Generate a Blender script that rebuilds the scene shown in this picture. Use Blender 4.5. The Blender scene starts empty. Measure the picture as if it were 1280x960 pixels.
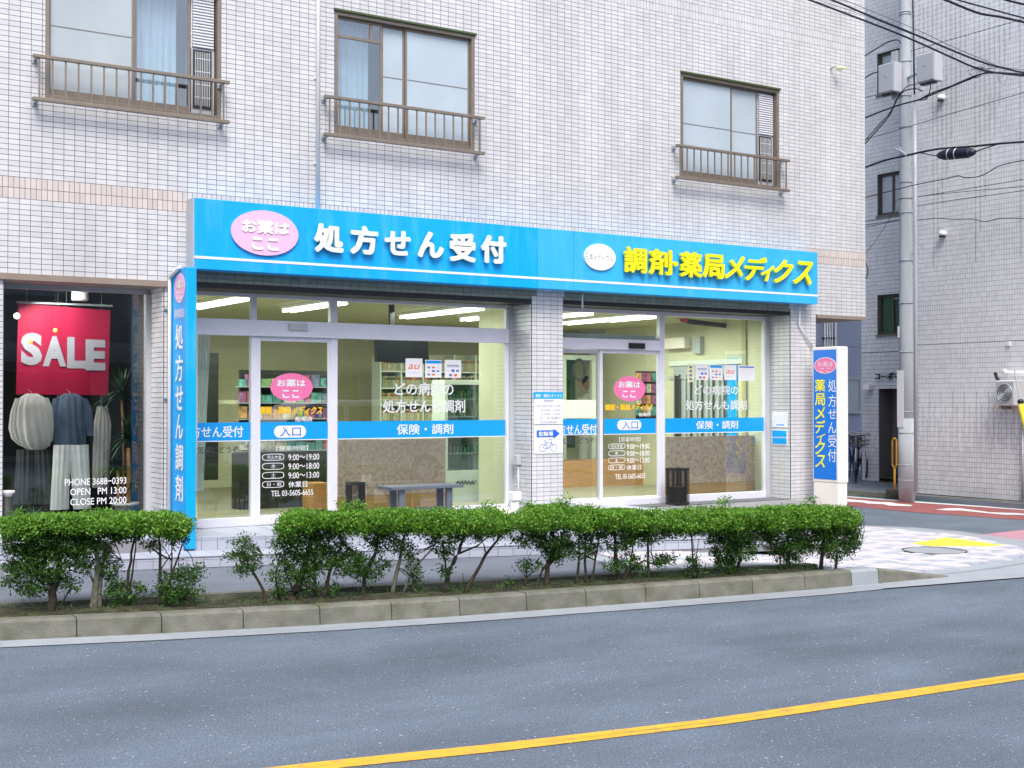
import bpy, math, random
import numpy as np
from mathutils import Vector, Matrix
random.seed(7); RS = np.random.RandomState(7)
S = bpy.context.scene; COL = S.collection
# ---------------------------------------------------------------- camera
F, YAW, PIT = 1610.2, math.radians(32.87), math.radians(0.745)
CAM = np.array([0, -12.527, 1.70])
FW = np.array([math.sin(YAW)*math.cos(PIT), math.cos(YAW)*math.cos(PIT), math.sin(PIT)])
RT = np.array([math.cos(YAW), -math.sin(YAW), 0.]); UP = np.cross(RT, FW)
cd = bpy.data.cameras.new("camera"); cd.lens = F/1280*36; cd.sensor_width = 36; cd.clip_end = 400; cd.clip_start = .1
cam = bpy.data.objects.new("camera", cd); COL.objects.link(cam)
cam.matrix_world = Matrix(((RT[0], UP[0], -FW[0], CAM[0]), (RT[1], UP[1], -FW[1], CAM[1]), (RT[2], UP[2], -FW[2], CAM[2]), (0, 0, 0, 1)))
S.camera = cam
# ---------------------------------------------------------------- light
SUN_EL, SUN_AZ = math.radians(55), math.radians(203)      # azimuth measured from +Y clockwise
w = bpy.data.worlds.new("World"); S.world = w; w.use_nodes = True
nt = w.node_tree; bgn = nt.nodes["Background"]; sky = nt.nodes.new("ShaderNodeTexSky")
sky.sky_type = 'NISHITA'; sky.sun_disc = False; sky.sun_elevation = SUN_EL; sky.sun_rotation = SUN_AZ
sky.air_density = 1.0; sky.dust_density = 4.0; sky.ozone_density = 1.0
nt.links.new(sky.outputs[0], bgn.inputs[0]); bgn.inputs[1].default_value = 0.15
sl = bpy.data.lights.new("sun", 'SUN'); sl.energy = 1.6; sl.angle = math.radians(26); sl.color = (1, .985, .96)
so = bpy.data.objects.new("sun", sl); COL.objects.link(so)
d = Vector((math.sin(SUN_AZ)*math.cos(SUN_EL), math.cos(SUN_AZ)*math.cos(SUN_EL), math.sin(SUN_EL)))
so.rotation_euler = d.to_track_quat('Z', 'Y').to_euler(); so.location = d*30
S.view_settings.view_transform = 'Standard'; S.view_settings.look = 'None'; S.view_settings.gamma = 1
S.view_settings.exposure = 0.76
# ---------------------------------------------------------------- measured rays: a photo pixel and the real plane it lies on
def ray(u, v): return FW + (u-640)/F*RT + (480-v)/F*UP
def PY(u, v, y=0.):
    r = ray(u, v); return CAM + r*((y-CAM[1])/r[1])
def PX(u, v, x):
    r = ray(u, v); return CAM + r*((x-CAM[0])/r[0])
def PZ(u, v, z=0.):
    r = ray(u, v); return CAM + r*((z-CAM[2])/r[2])
# ---------------------------------------------------------------- materials
def mat(name, col, rough=.6, var=0., vscale=3., bump=0., bscale=60., metal=0., spec=.5, emit=0., dirt=None, dscale=1.2, damt=.5, rnd=0., stretch=None, coat=0., alpha=1., trans=0.):
    m = bpy.data.materials.new(name); m.use_nodes = True; n = m.node_tree.nodes; l = m.node_tree.links
    b = n["Principled BSDF"]; b.inputs["Roughness"].default_value = rough; b.inputs["Metallic"].default_value = metal
    b.inputs["Specular IOR Level"].default_value = spec; b.inputs["Coat Weight"].default_value = coat
    if alpha < 1: b.inputs["Alpha"].default_value = alpha
    c = n.new("ShaderNodeRGB"); c.outputs[0].default_value = (*col, 1); out = c.outputs[0]
    tc = n.new("ShaderNodeTexCoord"); co = tc.outputs["Object"]
    ge = n.new("ShaderNodeNewGeometry"); co = ge.outputs["Position"]
    if stretch:
        mp = n.new("ShaderNodeMapping"); mp.inputs["Scale"].default_value = stretch; l.new(co, mp.inputs[0]); cs = mp.outputs[0]
    else: cs = co
    def noise(sc, det=4., vec=cs):
        q = n.new("ShaderNodeTexNoise"); q.inputs["Scale"].default_value = sc; q.inputs["Detail"].default_value = det; l.new(vec, q.inputs["Vector"]); return q.outputs["Fac"]
    def mul(o, fac_out, lo, hi):
        mr = n.new("ShaderNodeMapRange"); mr.inputs[1].default_value = .3; mr.inputs[2].default_value = .7; mr.inputs[3].default_value = lo; mr.inputs[4].default_value = hi
        l.new(fac_out, mr.inputs[0]); hs = n.new("ShaderNodeMix"); hs.data_type = 'RGBA'; hs.blend_type = 'MULTIPLY'; hs.inputs[0].default_value = 1
        l.new(o, hs.inputs[6]); l.new(mr.outputs[0], hs.inputs[7]); return hs.outputs[2]
    if var: out = mul(out, noise(vscale), 1-var, 1+var)
    if rnd:
        oi = n.new("ShaderNodeObjectInfo"); ad = n.new("ShaderNodeMath"); ad.operation = 'ADD'; fr = n.new("ShaderNodeMath"); fr.operation = 'FRACT'
        l.new(oi.outputs["Random"], ad.inputs[0]); l.new(ge.outputs["Random Per Island"], ad.inputs[1]); l.new(ad.outputs[0], fr.inputs[0])
        mr = n.new("ShaderNodeMapRange"); mr.inputs[3].default_value = 1-rnd; mr.inputs[4].default_value = 1+rnd*.6; l.new(fr.outputs[0], mr.inputs[0])
        hs = n.new("ShaderNodeMix"); hs.data_type = 'RGBA'; hs.blend_type = 'MULTIPLY'; hs.inputs[0].default_value = 1
        l.new(out, hs.inputs[6]); l.new(mr.outputs[0], hs.inputs[7]); out = hs.outputs[2]
    if dirt:
        mx = n.new("ShaderNodeMix"); mx.data_type = 'RGBA'; mr = n.new("ShaderNodeMapRange"); mr.inputs[1].default_value = .5; mr.inputs[2].default_value = .75; mr.inputs[4].default_value = damt
        l.new(noise(dscale, 6.), mr.inputs[0]); l.new(mr.outputs[0], mx.inputs[0]); l.new(out, mx.inputs[6]); mx.inputs[7].default_value = (*dirt, 1); out = mx.outputs[2]
    l.new(out, b.inputs["Base Color"])
    if emit: l.new(out, b.inputs["Emission Color"]); b.inputs["Emission Strength"].default_value = emit
    if bump:
        bp = n.new("ShaderNodeBump"); bp.inputs["Strength"].default_value = bump; bp.inputs["Distance"].default_value = .01
        l.new(noise(bscale, 5.), bp.inputs["Height"]); l.new(bp.outputs[0], b.inputs["Normal"])
    return m
def glass(name, tint=(.8, .86, .82), refl=1.0, base=.05):
    m = bpy.data.materials.new(name); m.use_nodes = True; n = m.node_tree.nodes; l = m.node_tree.links; n.remove(n["Principled BSDF"])
    t = n.new("ShaderNodeBsdfTransparent"); t.inputs[0].default_value = (*tint, 1); g = n.new("ShaderNodeBsdfGlossy"); g.inputs["Roughness"].default_value = .01
    g.inputs[0].default_value = (.95, .97, 1, 1)
    fr = n.new("ShaderNodeFresnel"); fr.inputs[0].default_value = 1.5; mr = n.new("ShaderNodeMapRange"); mr.inputs[3].default_value = base; mr.inputs[4].default_value = refl
    l.new(fr.outputs[0], mr.inputs[0]); mx = n.new("ShaderNodeMixShader")
    gb = n.new("ShaderNodeNewGeometry"); iv = n.new("ShaderNodeMath"); iv.operation = 'SUBTRACT'; iv.inputs[0].default_value = 1; l.new(gb.outputs["Backfacing"], iv.inputs[1])
    ml = n.new("ShaderNodeMath"); ml.operation = 'MULTIPLY'; l.new(mr.outputs[0], ml.inputs[0]); l.new(iv.outputs[0], ml.inputs[1]); l.new(ml.outputs[0], mx.inputs[0]); l.new(t.outputs[0], mx.inputs[1]); l.new(g.outputs[0], mx.inputs[2])
    ge = n.new("ShaderNodeNewGeometry"); nz = n.new("ShaderNodeTexNoise"); nz.inputs["Scale"].default_value = 1.1; l.new(ge.outputs["Position"], nz.inputs["Vector"])
    bp = n.new("ShaderNodeBump"); bp.inputs["Strength"].default_value = .05; bp.inputs["Distance"].default_value = .02; l.new(nz.outputs["Fac"], bp.inputs["Height"]); l.new(bp.outputs[0], g.inputs["Normal"])
    l.new(mx.outputs[0], n["Material Output"].inputs[0]); return m
M = {}
M['tile'] = mat('wall_tile', (.605, .605, .625), .30, var=.07, vscale=1.1, rnd=.07, dirt=(.44, .44, .45), dscale=1.6, damt=.38, stretch=(1.6, 1.6, .35))
M['tile_pink'] = mat('pink_tile', (.60, .54, .515), .35, rnd=.1, bump=.1, bscale=25)
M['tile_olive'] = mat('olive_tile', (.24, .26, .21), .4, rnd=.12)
M['grout'] = mat('grout', (.10, .10, .12), .9, var=.25, vscale=1.5)
M['tile2'] = mat('grey_tile', (.69, .70, .715), .38, var=.10, vscale=.5, rnd=.09, dirt=(.36, .37, .36), dscale=.45, damt=.4)
M['joint_w'] = mat('pale_joint', (.80, .81, .84), .6)
M['grout2'] = mat('grey_grout', (.17, .17, .18), .9)
M['asphalt'] = None
M['walk'] = mat('walk_asphalt', (.125, .142, .178), .9, var=.14, vscale=2, bump=.35, bscale=160)
M['conc'] = mat('concrete', (.155, .158, .132), .88, var=.22, vscale=7, bump=.6, bscale=60, dirt=(.085, .09, .042), dscale=4.5, damt=.9, rnd=.10)
M['conc_light'] = mat('light_concrete', (.29, .32, .35), .85, var=.08, vscale=4, bump=.2, bscale=120, rnd=.08)
M['soil'] = mat('soil', (.032, .027, .015), .95, var=.4, vscale=14, bump=1., bscale=40, dirt=(.07, .10, .03), dscale=7, damt=.8)
M['terr'] = mat('terrace_tile', (.37, .395, .47), .45, var=.05, vscale=3, rnd=.08, bump=.06, bscale=40)
M['terr_g'] = mat('terrace_grout', (.22, .22, .24), .9)
M['bronze'] = mat('bronze_aluminium', (.24, .20, .16), .42, var=.08, vscale=9, metal=.35)
M['bronze_d'] = mat('dark_bronze', (.08, .07, .06), .5, metal=.2)
M['green_rim'] = mat('green_rim', (.06, .09, .035), .6)
M['alu'] = mat('white_aluminium', (.66, .66, .74), .35, var=.03, vscale=4)
M['alu_g'] = mat('grey_aluminium', (.42, .44, .47), .4, var=.04, vscale=4)
M['white'] = mat('white_paint', (.80, .78, .77), .5, var=.04, vscale=4)
M['cream'] = mat('cream_panel', (.80, .74, .70), .5, var=.03, vscale=3)
M['blue'] = mat('sign_blue', (.0, .37, .86), .38, var=.06, vscale=1.6, dirt=(.09, .46, .88), dscale=2.5, damt=.55, stretch=(4, 4, .6))
M['blue_r'] = mat('sign_blue_pale', (.035, .42, .84), .4, var=.05, vscale=1.2, dirt=(.10, .48, .86), dscale=2.0, damt=.5, stretch=(4, 4, .6))
M['blue_v'] = mat('pylon_blue', (.0, .17, .68), .4)
M['stripe'] = mat('stripe_blue', (.0, .30, .78), .45)
M['blue_t'] = mat('print_blue', (.01, .13, .60), .5)
M['pink'] = mat('pink_disc', (.78, .17, .38), .45)
M['pink_l'] = mat('pale_pink_disc', (.84, .47, .72), .45)
M['yellow'] = mat('letter_yellow', (.88, .80, .01), .4)
M['cream_l'] = mat('letter_cream', (.86, .84, .76), .4)
M['gold'] = mat('gold_print', (.78, .48, .01), .5)
M['black'] = mat('black_paint', (.012, .013, .014), .45)
M['dark'] = mat('dark_panel', (.02, .025, .022), .6)
M['print_w'] = mat('white_print', (.78, .78, .80), .5)
M['print_g'] = mat('grey_white_print', (.66, .67, .70), .5)
M['letter_pale'] = mat('pale_letter', (.42, .42, .48), .6)
M['paper'] = mat('paper', (.78, .77, .80), .6)
M['print_k'] = mat('dark_print', (.05, .05, .06), .6)
M['print_r'] = mat('orange_print', (.78, .16, .03), .6)
M['print_s'] = mat('slate_print', (.16, .22, .36), .6)
M['paper_y'] = mat('yellow_paper', (.74, .74, .42), .6)
M['brown'] = mat('brown_trim', (.26, .21, .17), .55, var=.1, vscale=5)
M['glass'] = glass('shop_glass', (.80, .86, .82), 1., .095)
M['glass_d'] = glass('boutique_glass', (.74, .77, .77), .9, .075)
M['glass_w'] = glass('window_glass', (.72, .80, .84), 1., .22)
M['frost'] = mat('frosted_glass', (.40, .45, .48), .22, var=.10, vscale=1.4, coat=.3)
M['frost_b'] = mat('blue_frosted_glass', (.42, .50, .57), .16, var=.10, vscale=1.2, coat=.5)
M['curtain'] = mat('curtain', (.88, .90, .92), .9, var=.05, vscale=9)
M['slat'] = mat('blind_slat', (.68, .70, .74), .5)
M['room'] = mat('room_wall', (.62, .61, .45), .8, var=.05, vscale=2)
M['ceil'] = mat('room_ceiling', (.46, .45, .25), .8, var=.05, vscale=2)
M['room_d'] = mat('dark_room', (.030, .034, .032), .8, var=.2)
M['floor'] = mat('shop_floor', (.34, .32, .24), .4)
M['tube'] = mat('lit_tube', (1., .98, .90), .5, emit=4.5)
M['warm'] = mat('warm_lamp', (1., .42, .08), .5, emit=1.6)
M['wood'] = mat('light_wood', (.52, .27, .10), .5, var=.15, vscale=5, stretch=(1, 1, 6))
M['mottle'] = mat('mottled_panel', (.62, .42, .38), .7, var=.30, vscale=24, dirt=(.72, .62, .64), dscale=2.2, damt=.35, bump=.4, bscale=60)
M['mint'] = mat('mint_enamel', (.66, .74, .70), .35)
M['steelblue'] = mat('bench_paint', (.10, .12, .155), .5, var=.08, vscale=6)
M['leaf'] = None
M['bark'] = mat('bark', (.045, .036, .026), .9, var=.3, vscale=30, bump=.8, bscale=60)
M['bark_l'] = mat('grey_bark', (.12, .12, .09), .9, var=.3, vscale=30, bump=.8, bscale=60)
M['pole'] = mat('pole_concrete', (.48, .52, .56), .85, spec=.15, var=.09, vscale=4, bump=.15, bscale=50, stretch=(1, 1, .3), dirt=(.25, .27, .26), dscale=2, damt=.5)
M['galv'] = mat('galvanised', (.42, .46, .50), .45, metal=.4)
M['box'] = mat('grey_box', (.46, .48, .52), .5)
M['cable'] = mat('cable_black', (.012, .012, .03), .5)
M['cable_g'] = mat('cable_grey', (.10, .10, .13), .5)
M['teal'] = mat('teal_lane', (.055, .24, .24), .85, var=.12, vscale=5, dirt=(.12, .25, .26), dscale=3, damt=.5)
M['red'] = mat('red_lane', (.27, .085, .08), .85, var=.15, vscale=4, dirt=(.27, .11, .12), dscale=2, damt=.6)
M['pinkpave'] = mat('pink_paving', (.42, .22, .27), .85, var=.08, vscale=3)
M['line_w'] = mat('road_white', (.66, .66, .66), .75, var=.1, vscale=20)
M['line_y'] = mat('road_yellow', (.76, .40, .03), .8, var=.10, vscale=12, dirt=(.36, .24, .10), dscale=14, damt=.8, bump=.5, bscale=120)
M['tact'] = mat('tactile_yellow', (.80, .62, .05), .7, rnd=.1)
M['pv_w'] = mat('paver_white', (.56, .53, .56), .8, rnd=.1)
M['pv_b'] = mat('paver_blue', (.38, .41, .48), .8, rnd=.15)
M['crimson'] = mat('crimson_banner', (.40, .0, .045), .6, var=.1, vscale=2)
M['fab_g'] = mat('grey_fabric', (.52, .50, .47), .9, var=.1, vscale=6)
M['fab_n'] = mat('navy_fabric', (.09, .13, .20), .9, var=.3, vscale=6)
M['fab_w'] = mat('white_fabric', (.80, .80, .78), .9, var=.06, vscale=6)
M['fab_d'] = mat('dark_fabric', (.07, .08, .08), .9, var=.2, vscale=6)
M['fol'] = mat('houseplant_leaf', (.02, .075, .03), .5, rnd=.3)
M['skin'] = mat('skin', (.50, .31, .22), .6)
M['hair'] = mat('hair', (.012, .010, .009), .5)
M['wall_b'] = mat('pale_blue_render', (.33, .38, .50), .8, var=.04, vscale=1.5)
M['tank'] = mat('awning_grey', (.38, .38, .36), .5)
M['opp'] = mat('opposite_render', (.34, .33, .31), .8, var=.15, vscale=.6)
def asphalt():
    m = mat('asphalt', (.118, .158, .208), .80, var=.12, vscale=1.3, bump=1.0, bscale=110, dirt=(.060, .082, .112), dscale=.5, damt=.8)
    n = m.node_tree.nodes; l = m.node_tree.links; b = n["Principled BSDF"]; src = b.inputs["Base Color"].links[0].from_socket
    ge = n.new("ShaderNodeNewGeometry")
    for sc, lo, hi, colr in ((38, .69, .72, (.62, .63, .65, 1)), (75, .65, .70, (.36, .39, .42, 1)), (120, .54, .66, (.19, .22, .26, 1)), (90, .56, .66, (.045, .055, .075, 1))):
        v = n.new("ShaderNodeTexNoise"); v.inputs["Scale"].default_value = sc; v.inputs["Detail"].default_value = 2; l.new(ge.outputs["Position"], v.inputs["Vector"])
        mr = n.new("ShaderNodeMapRange"); mr.inputs[1].default_value = lo; mr.inputs[2].default_value = hi; l.new(v.outputs["Fac"], mr.inputs[0])
        mx = n.new("ShaderNodeMix"); mx.data_type = 'RGBA'; l.new(mr.outputs[0], mx.inputs[0]); l.new(src, mx.inputs[6]); mx.inputs[7].default_value = colr; src = mx.outputs[2]
    big = n.new("ShaderNodeTexNoise"); big.inputs["Scale"].default_value = .8; big.inputs["Detail"].default_value = 9; big.inputs["Roughness"].default_value = .7; mp = n.new("ShaderNodeMapping"); mp.inputs["Scale"].default_value = (.45, 1.5, 1); l.new(ge.outputs["Position"], mp.inputs[0]); l.new(mp.outputs[0], big.inputs["Vector"])
    mr = n.new("ShaderNodeMapRange"); mr.inputs[1].default_value = .35; mr.inputs[2].default_value = .65; mr.inputs[3].default_value = .82; mr.inputs[4].default_value = 1.15; l.new(big.outputs["Fac"], mr.inputs[0])
    mm = n.new("ShaderNodeMix"); mm.data_type = 'RGBA'; mm.blend_type = 'MULTIPLY'; mm.inputs[0].default_value = 1; l.new(src, mm.inputs[6]); l.new(mr.outputs[0], mm.inputs[7]); src = mm.outputs[2]
    l.new(src, b.inputs["Base Color"]); return m
M['asphalt'] = asphalt()
def leafmat(name, c1, c2):
    m = bpy.data.materials.new(name); m.use_nodes = True; n = m.node_tree.nodes; l = m.node_tree.links; b = n["Principled BSDF"]
    ge = n.new("ShaderNodeNewGeometry"); cr = n.new("ShaderNodeMix"); cr.data_type = 'RGBA'; cr.inputs[6].default_value = (*c1, 1); cr.inputs[7].default_value = (*c2, 1)
    nz = n.new("ShaderNodeTexNoise"); nz.inputs["Scale"].default_value = 9; l.new(ge.outputs["Position"], nz.inputs["Vector"])
    ad = n.new("ShaderNodeMath"); ad.operation = 'MULTIPLY_ADD'; ad.inputs[1].default_value = .55; l.new(ge.outputs["Random Per Island"], ad.inputs[0]); 
    s2 = n.new("ShaderNodeMath"); s2.operation = 'MULTIPLY'; s2.inputs[1].default_value = .6; l.new(nz.outputs["Fac"], s2.inputs[0]); l.new(s2.outputs[0], ad.inputs[2])
    l.new(ad.outputs[0], cr.inputs[0]); l.new(cr.outputs[2], b.inputs["Base Color"]); b.inputs["Roughness"].default_value = .45
    tr = n.new("ShaderNodeBsdfTranslucent"); l.new(cr.outputs[2], tr.inputs[0]); mx = n.new("ShaderNodeMixShader"); mx.inputs[0].default_value = .25
    l.new(b.outputs[0], mx.inputs[1]); l.new(tr.outputs[0], mx.inputs[2]); l.new(mx.outputs[0], n["Material Output"].inputs[0]); return m
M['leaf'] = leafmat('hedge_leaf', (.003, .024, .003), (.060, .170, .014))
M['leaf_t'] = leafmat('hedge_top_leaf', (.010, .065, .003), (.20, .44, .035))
# ---------------------------------------------------------------- builders
def chain(o):
    v = Vector((0, 0, 0))
    while o is not None: v += o.location; o = o.parent
    return v
def link(name, me, m, parent=None):
    o = bpy.data.objects.new(name, me); COL.objects.link(o)
    if m is not None: me.materials.append(m)
    if parent is not None: o.parent = parent
    return o
def tag(o, label=None, cat=None, group=None, kind=None):
    if label: o['label'] = label
    if cat: o['category'] = cat
    if group: o['group'] = group
    if kind: o['kind'] = kind
    return o
def thing(name, label, cat, loc, group=None):
    o = bpy.data.objects.new(name, None); COL.objects.link(o); o.location = [float(a) for a in loc]; o.empty_display_size = .2
    return tag(o, label, cat, group)
class MB:
    def __init__(s): s.v = []; s.f = []
    def add(s, vs, fs):
        k = len(s.v); s.v += [tuple(map(float, p)) for p in vs]; s.f += [tuple(i+k for i in f) for f in fs]; return s
    def box(s, a, b):
        x0, y0, z0 = a; x1, y1, z1 = b
        if x0 > x1: x0, x1 = x1, x0
        if y0 > y1: y0, y1 = y1, y0
        if z0 > z1: z0, z1 = z1, z0
        return s.add([(x0, y0, z0), (x1, y0, z0), (x1, y1, z0), (x0, y1, z0), (x0, y0, z1), (x1, y0, z1), (x1, y1, z1), (x0, y1, z1)],
                     [(0, 3, 2, 1), (4, 5, 6, 7), (0, 1, 5, 4), (1, 2, 6, 5), (2, 3, 7, 6), (3, 0, 4, 7)])
    def prism(s, pts, off):
        """polygon pts (3-D, planar) extruded by vector off"""
        n = len(pts); off = np.array(off); P = [np.array(p) for p in pts]
        return s.add(P+[p+off for p in P], [tuple(range(n))[::-1], tuple(range(n, 2*n))]+[(i, (i+1) % n, n+(i+1) % n, n+i) for i in range(n)])
    def tube(s, pts, r, n=8, cap=True):
        P = [Vector(map(float, p)) for p in pts]; R = r if isinstance(r, (list, tuple)) else [r]*len(P); k = len(s.v)
        for i, p in enumerate(P):
            t = (P[min(i+1, len(P)-1)]-P[max(i-1, 0)])
            t = t.normalized() if t.length > 1e-9 else Vector((0, 0, 1))
            a = Vector((0, 0, 1)) if abs(t.z) < .9 else Vector((1, 0, 0)); x = t.cross(a).normalized(); y = t.cross(x).normalized()
            for j in range(n):
                q = p + (x*math.cos(2*math.pi*j/n)+y*math.sin(2*math.pi*j/n))*R[i]; s.v.append(tuple(q))
        for i in range(len(P)-1):
            for j in range(n): s.f.append((k+i*n+j, k+i*n+(j+1) % n, k+(i+1)*n+(j+1) % n, k+(i+1)*n+j))
        if cap: s.f.append(tuple(k+j for j in range(n))[::-1]); s.f.append(tuple(k+(len(P)-1)*n+j for j in range(n)))
        return s
    def ball(s, c, r, nu=10, nv=7, cut=0.):
        c = np.array(c, float); r = np.array(r if hasattr(r, '__len__') else (r, r, r), float); k = len(s.v)
        for i in range(nv+1):
            th = math.pi*(cut+(1-cut)*i/nv) if cut < 0 else math.pi*i/nv
            for j in range(nu):
                ph = 2*math.pi*j/nu; s.v.append(tuple(c+r*np.array([math.sin(th)*math.cos(ph), math.sin(th)*math.sin(ph), math.cos(th)])))
        for i in range(nv):
            for j in range(nu): s.f.append((k+i*nu+j, k+(i+1)*nu+j, k+(i+1)*nu+(j+1) % nu, k+i*nu+(j+1) % nu))
        return s
    def lathe(s, c, prof, n=20):
        c = np.array(c, float); k = len(s.v)
        for r, z in prof:
            for j in range(n): s.v.append(tuple(c+[r*math.cos(2*math.pi*j/n), r*math.sin(2*math.pi*j/n), z]))
        for i in range(len(prof)-1):
            for j in range(n): s.f.append((k+i*n+j, k+i*n+(j+1) % n, k+(i+1)*n+(j+1) % n, k+(i+1)*n+j))
        s.f.append(tuple(k+j for j in range(n))[::-1]); s.f.append(tuple(k+(len(prof)-1)*n+j for j in range(n))); return s
    def build(s, name, m, parent=None, smooth=False, bevel=0., label=None, cat=None, group=None, kind=None):
        me = bpy.data.meshes.new(name); base = chain(parent) if parent is not None else Vector((0, 0, 0))
        me.from_pydata([tuple(Vector(v)-base) for v in s.v], [], s.f); me.validate()
        if smooth: me.polygons.foreach_set('use_smooth', [True]*len(me.polygons))
        o = link(name, me, m, parent)
        if bevel:
            b = o.modifiers.new('bevel', 'BEVEL'); b.width = bevel; b.segments = 2; b.limit_method = 'ANGLE'
        return tag(o, label, cat, group, kind)
def bx(name, m, a, b, parent=None, bevel=0., **k): return MB().box(a, b).build(name, m, parent, bevel=bevel, **k)
def boxes_mesh(name, B, m, parent=None, kind=None, skip_back=None):
    """B: N x 6 array x0,x1,y0,y1,z0,z1 -> one mesh of joined boxes"""
    B = np.asarray(B, float); N = len(B); base = np.array(chain(parent)) if parent is not None else np.zeros(3)
    idx = np.array([(0, 2, 4), (1, 2, 4), (1, 3, 4), (0, 3, 4), (0, 2, 5), (1, 2, 5), (1, 3, 5), (0, 3, 5)])
    V = (B[:, idx]-base).reshape(-1, 3)
    Fq = np.array([(0, 3, 2, 1), (4, 5, 6, 7), (0, 1, 5, 4), (1, 2, 6, 5), (2, 3, 7, 6), (3, 0, 4, 7)])
    if skip_back is not None: Fq = np.delete(Fq, skip_back, 0)
    Q = (Fq[None]+(np.arange(N)*8)[:, None, None]).reshape(-1, 4)
    me = bpy.data.meshes.new(name); me.vertices.add(len(V)); me.vertices.foreach_set('co', V.ravel())
    me.loops.add(Q.size); me.loops.foreach_set('vertex_index', Q.ravel().astype(np.int32))
    me.polygons.add(len(Q)); me.polygons.foreach_set('loop_start', np.arange(len(Q), dtype=np.int32)*4); me.polygons.foreach_set('loop_total', np.full(len(Q), 4, np.int32))
    me.polygons.foreach_set('use_smooth', np.zeros(len(Q), bool)); me.update(calc_edges=True); o = link(name, me, m, parent); return tag(o, kind=kind)
_shared = {}
def pieces(name, B, m, parent, limit=300, stuffname=None, skip=None):
    """box pieces: the ones that show largest as parts of their own (shared mesh data), the rest joined"""
    B = np.asarray(B, float); c = np.stack([(B[:, 0]+B[:, 1])/2, (B[:, 2]+B[:, 3])/2, (B[:, 4]+B[:, 5])/2], 1)-CAM
    z = c@FW; u = 640+F*(c@RT)/z; v = 480-F*(c@UP)/z; vis = (z > 1) & (u > -15) & (u < 1295) & (v > -15) & (v < 975)
    score = np.where(vis, 1/z**2, 0)*((B[:, 1]-B[:, 0])+(B[:, 3]-B[:, 2]))*((B[:, 5]-B[:, 4])+.02)
    order = np.argsort(-score); own = [i for i in order[:limit] if score[i] > 0]; base = np.array(chain(parent))
    for i in own:
        b = B[i]; sz = np.round([b[1]-b[0], b[3]-b[2], b[5]-b[4]], 3); key = (m.name, *sz)
        if key not in _shared:
            h = sz/2; t = MB().box(-h, h); me = bpy.data.meshes.new(name); me.from_pydata(t.v, [], t.f); me.materials.append(m); _shared[key] = me
        o = bpy.data.objects.new(name, _shared[key]); COL.objects.link(o); o.parent = parent
        o.location = ((b[0]+b[1])/2-base[0], (b[2]+b[3])/2-base[1], (b[4]+b[5])/2-base[2])
    rest = np.delete(B, own, 0)
    if len(rest): boxes_mesh(stuffname or 'far_'+name, rest, m, parent, 'stuff', skip)
# ---- lettering: the glyph outlines as mesh, scaled to a box w x h, lying in the plane (ex, ez), standing off along n
_gl = {}
def glyph(txt, bold, shear=0., sp=1., off=0.):
    k = (txt, shear, sp, off)
    if k in _gl: return _gl[k]
    cu = bpy.data.curves.new('glyph', 'FONT'); cu.body = txt; cu.offset = off; cu.shear = shear; cu.resolution_u = 3; cu.space_character = sp; cu.fill_mode = 'BOTH'
    ob = bpy.data.objects.new('glyph', cu); COL.objects.link(ob); dg = bpy.context.evaluated_depsgraph_get(); dg.update()
    me = ob.evaluated_get(dg).to_mesh(); V = np.array([v.co[:] for v in me.vertices]).reshape(-1, 3); Fs = [tuple(p.vertices) for p in me.polygons]
    E = {}
    for f in Fs:
        for i in range(len(f)):
            a, b = f[i], f[(i+1) % len(f)]
            if (b, a) in E: E.pop((b, a))
            else: E[(a, b)] = 1
    ob.evaluated_get(dg).to_mesh_clear(); bpy.data.objects.remove(ob); bpy.data.curves.remove(cu)
    if len(V):
        lo = V[:, :2].min(0); hi = V[:, :2].max(0); V = (V[:, :2]-lo)/np.maximum(hi-lo, 1e-6); asp = (hi-lo)
    else: asp = np.array([1, 1]); V = np.zeros((0, 2))
    _gl[k] = (V, Fs, list(E), asp); return _gl[k]
def letters(mb, txt, p0, ex, ez, wd, ht, n, depth=.0, bold=.0, shear=0., sp=1., keep=False, off=0.):
    """p0 lower-left corner, ex/ez unit vectors, n outward normal"""
    V, Fs, E, asp = glyph(txt, bold, shear, sp, off)
    if not len(V): return mb
    p0, ex, ez, n = [np.array(a, float) for a in (p0, ex, ez, n)]
    if keep:
        w2 = ht*asp[0]/asp[1]
        if w2 < wd: p0 = p0+ex*(wd-w2)/2; wd = w2
        else:
            h2 = wd*asp[1]/asp[0]; p0 = p0+ez*(ht-h2)/2; ht = h2
    nch = max(1, len(txt)); r = max(0, bold)*min(ht, wd/nch*1.1); wd -= 2*r; ht -= 2*r; p0 = p0+ex*r+ez*r
    ks = 1 if r <= 0 else (5 if bold < .02 else 9)
    for q in range(ks):
        o = np.zeros(3) if q == 0 else (ex*math.cos(q*2*math.pi/(ks-1)+.4)+ez*math.sin(q*2*math.pi/(ks-1)+.4))*r
        o = o+n*.00012*q
        P = [p0+o+ex*a*wd+ez*b*ht for a, b in V]
        if depth <= 0: mb.add(P, Fs); continue
        N = len(P); Pf = [p+n*depth for p in P]
        mb.add(P+Pf, [tuple(i+N for i in f) for f in Fs]+[(a, b, b+N, a+N) for a, b in E])
    return mb
EX, EZ, NY = (1, 0, 0), (0, 0, 1), (0, -1, 0)
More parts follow.
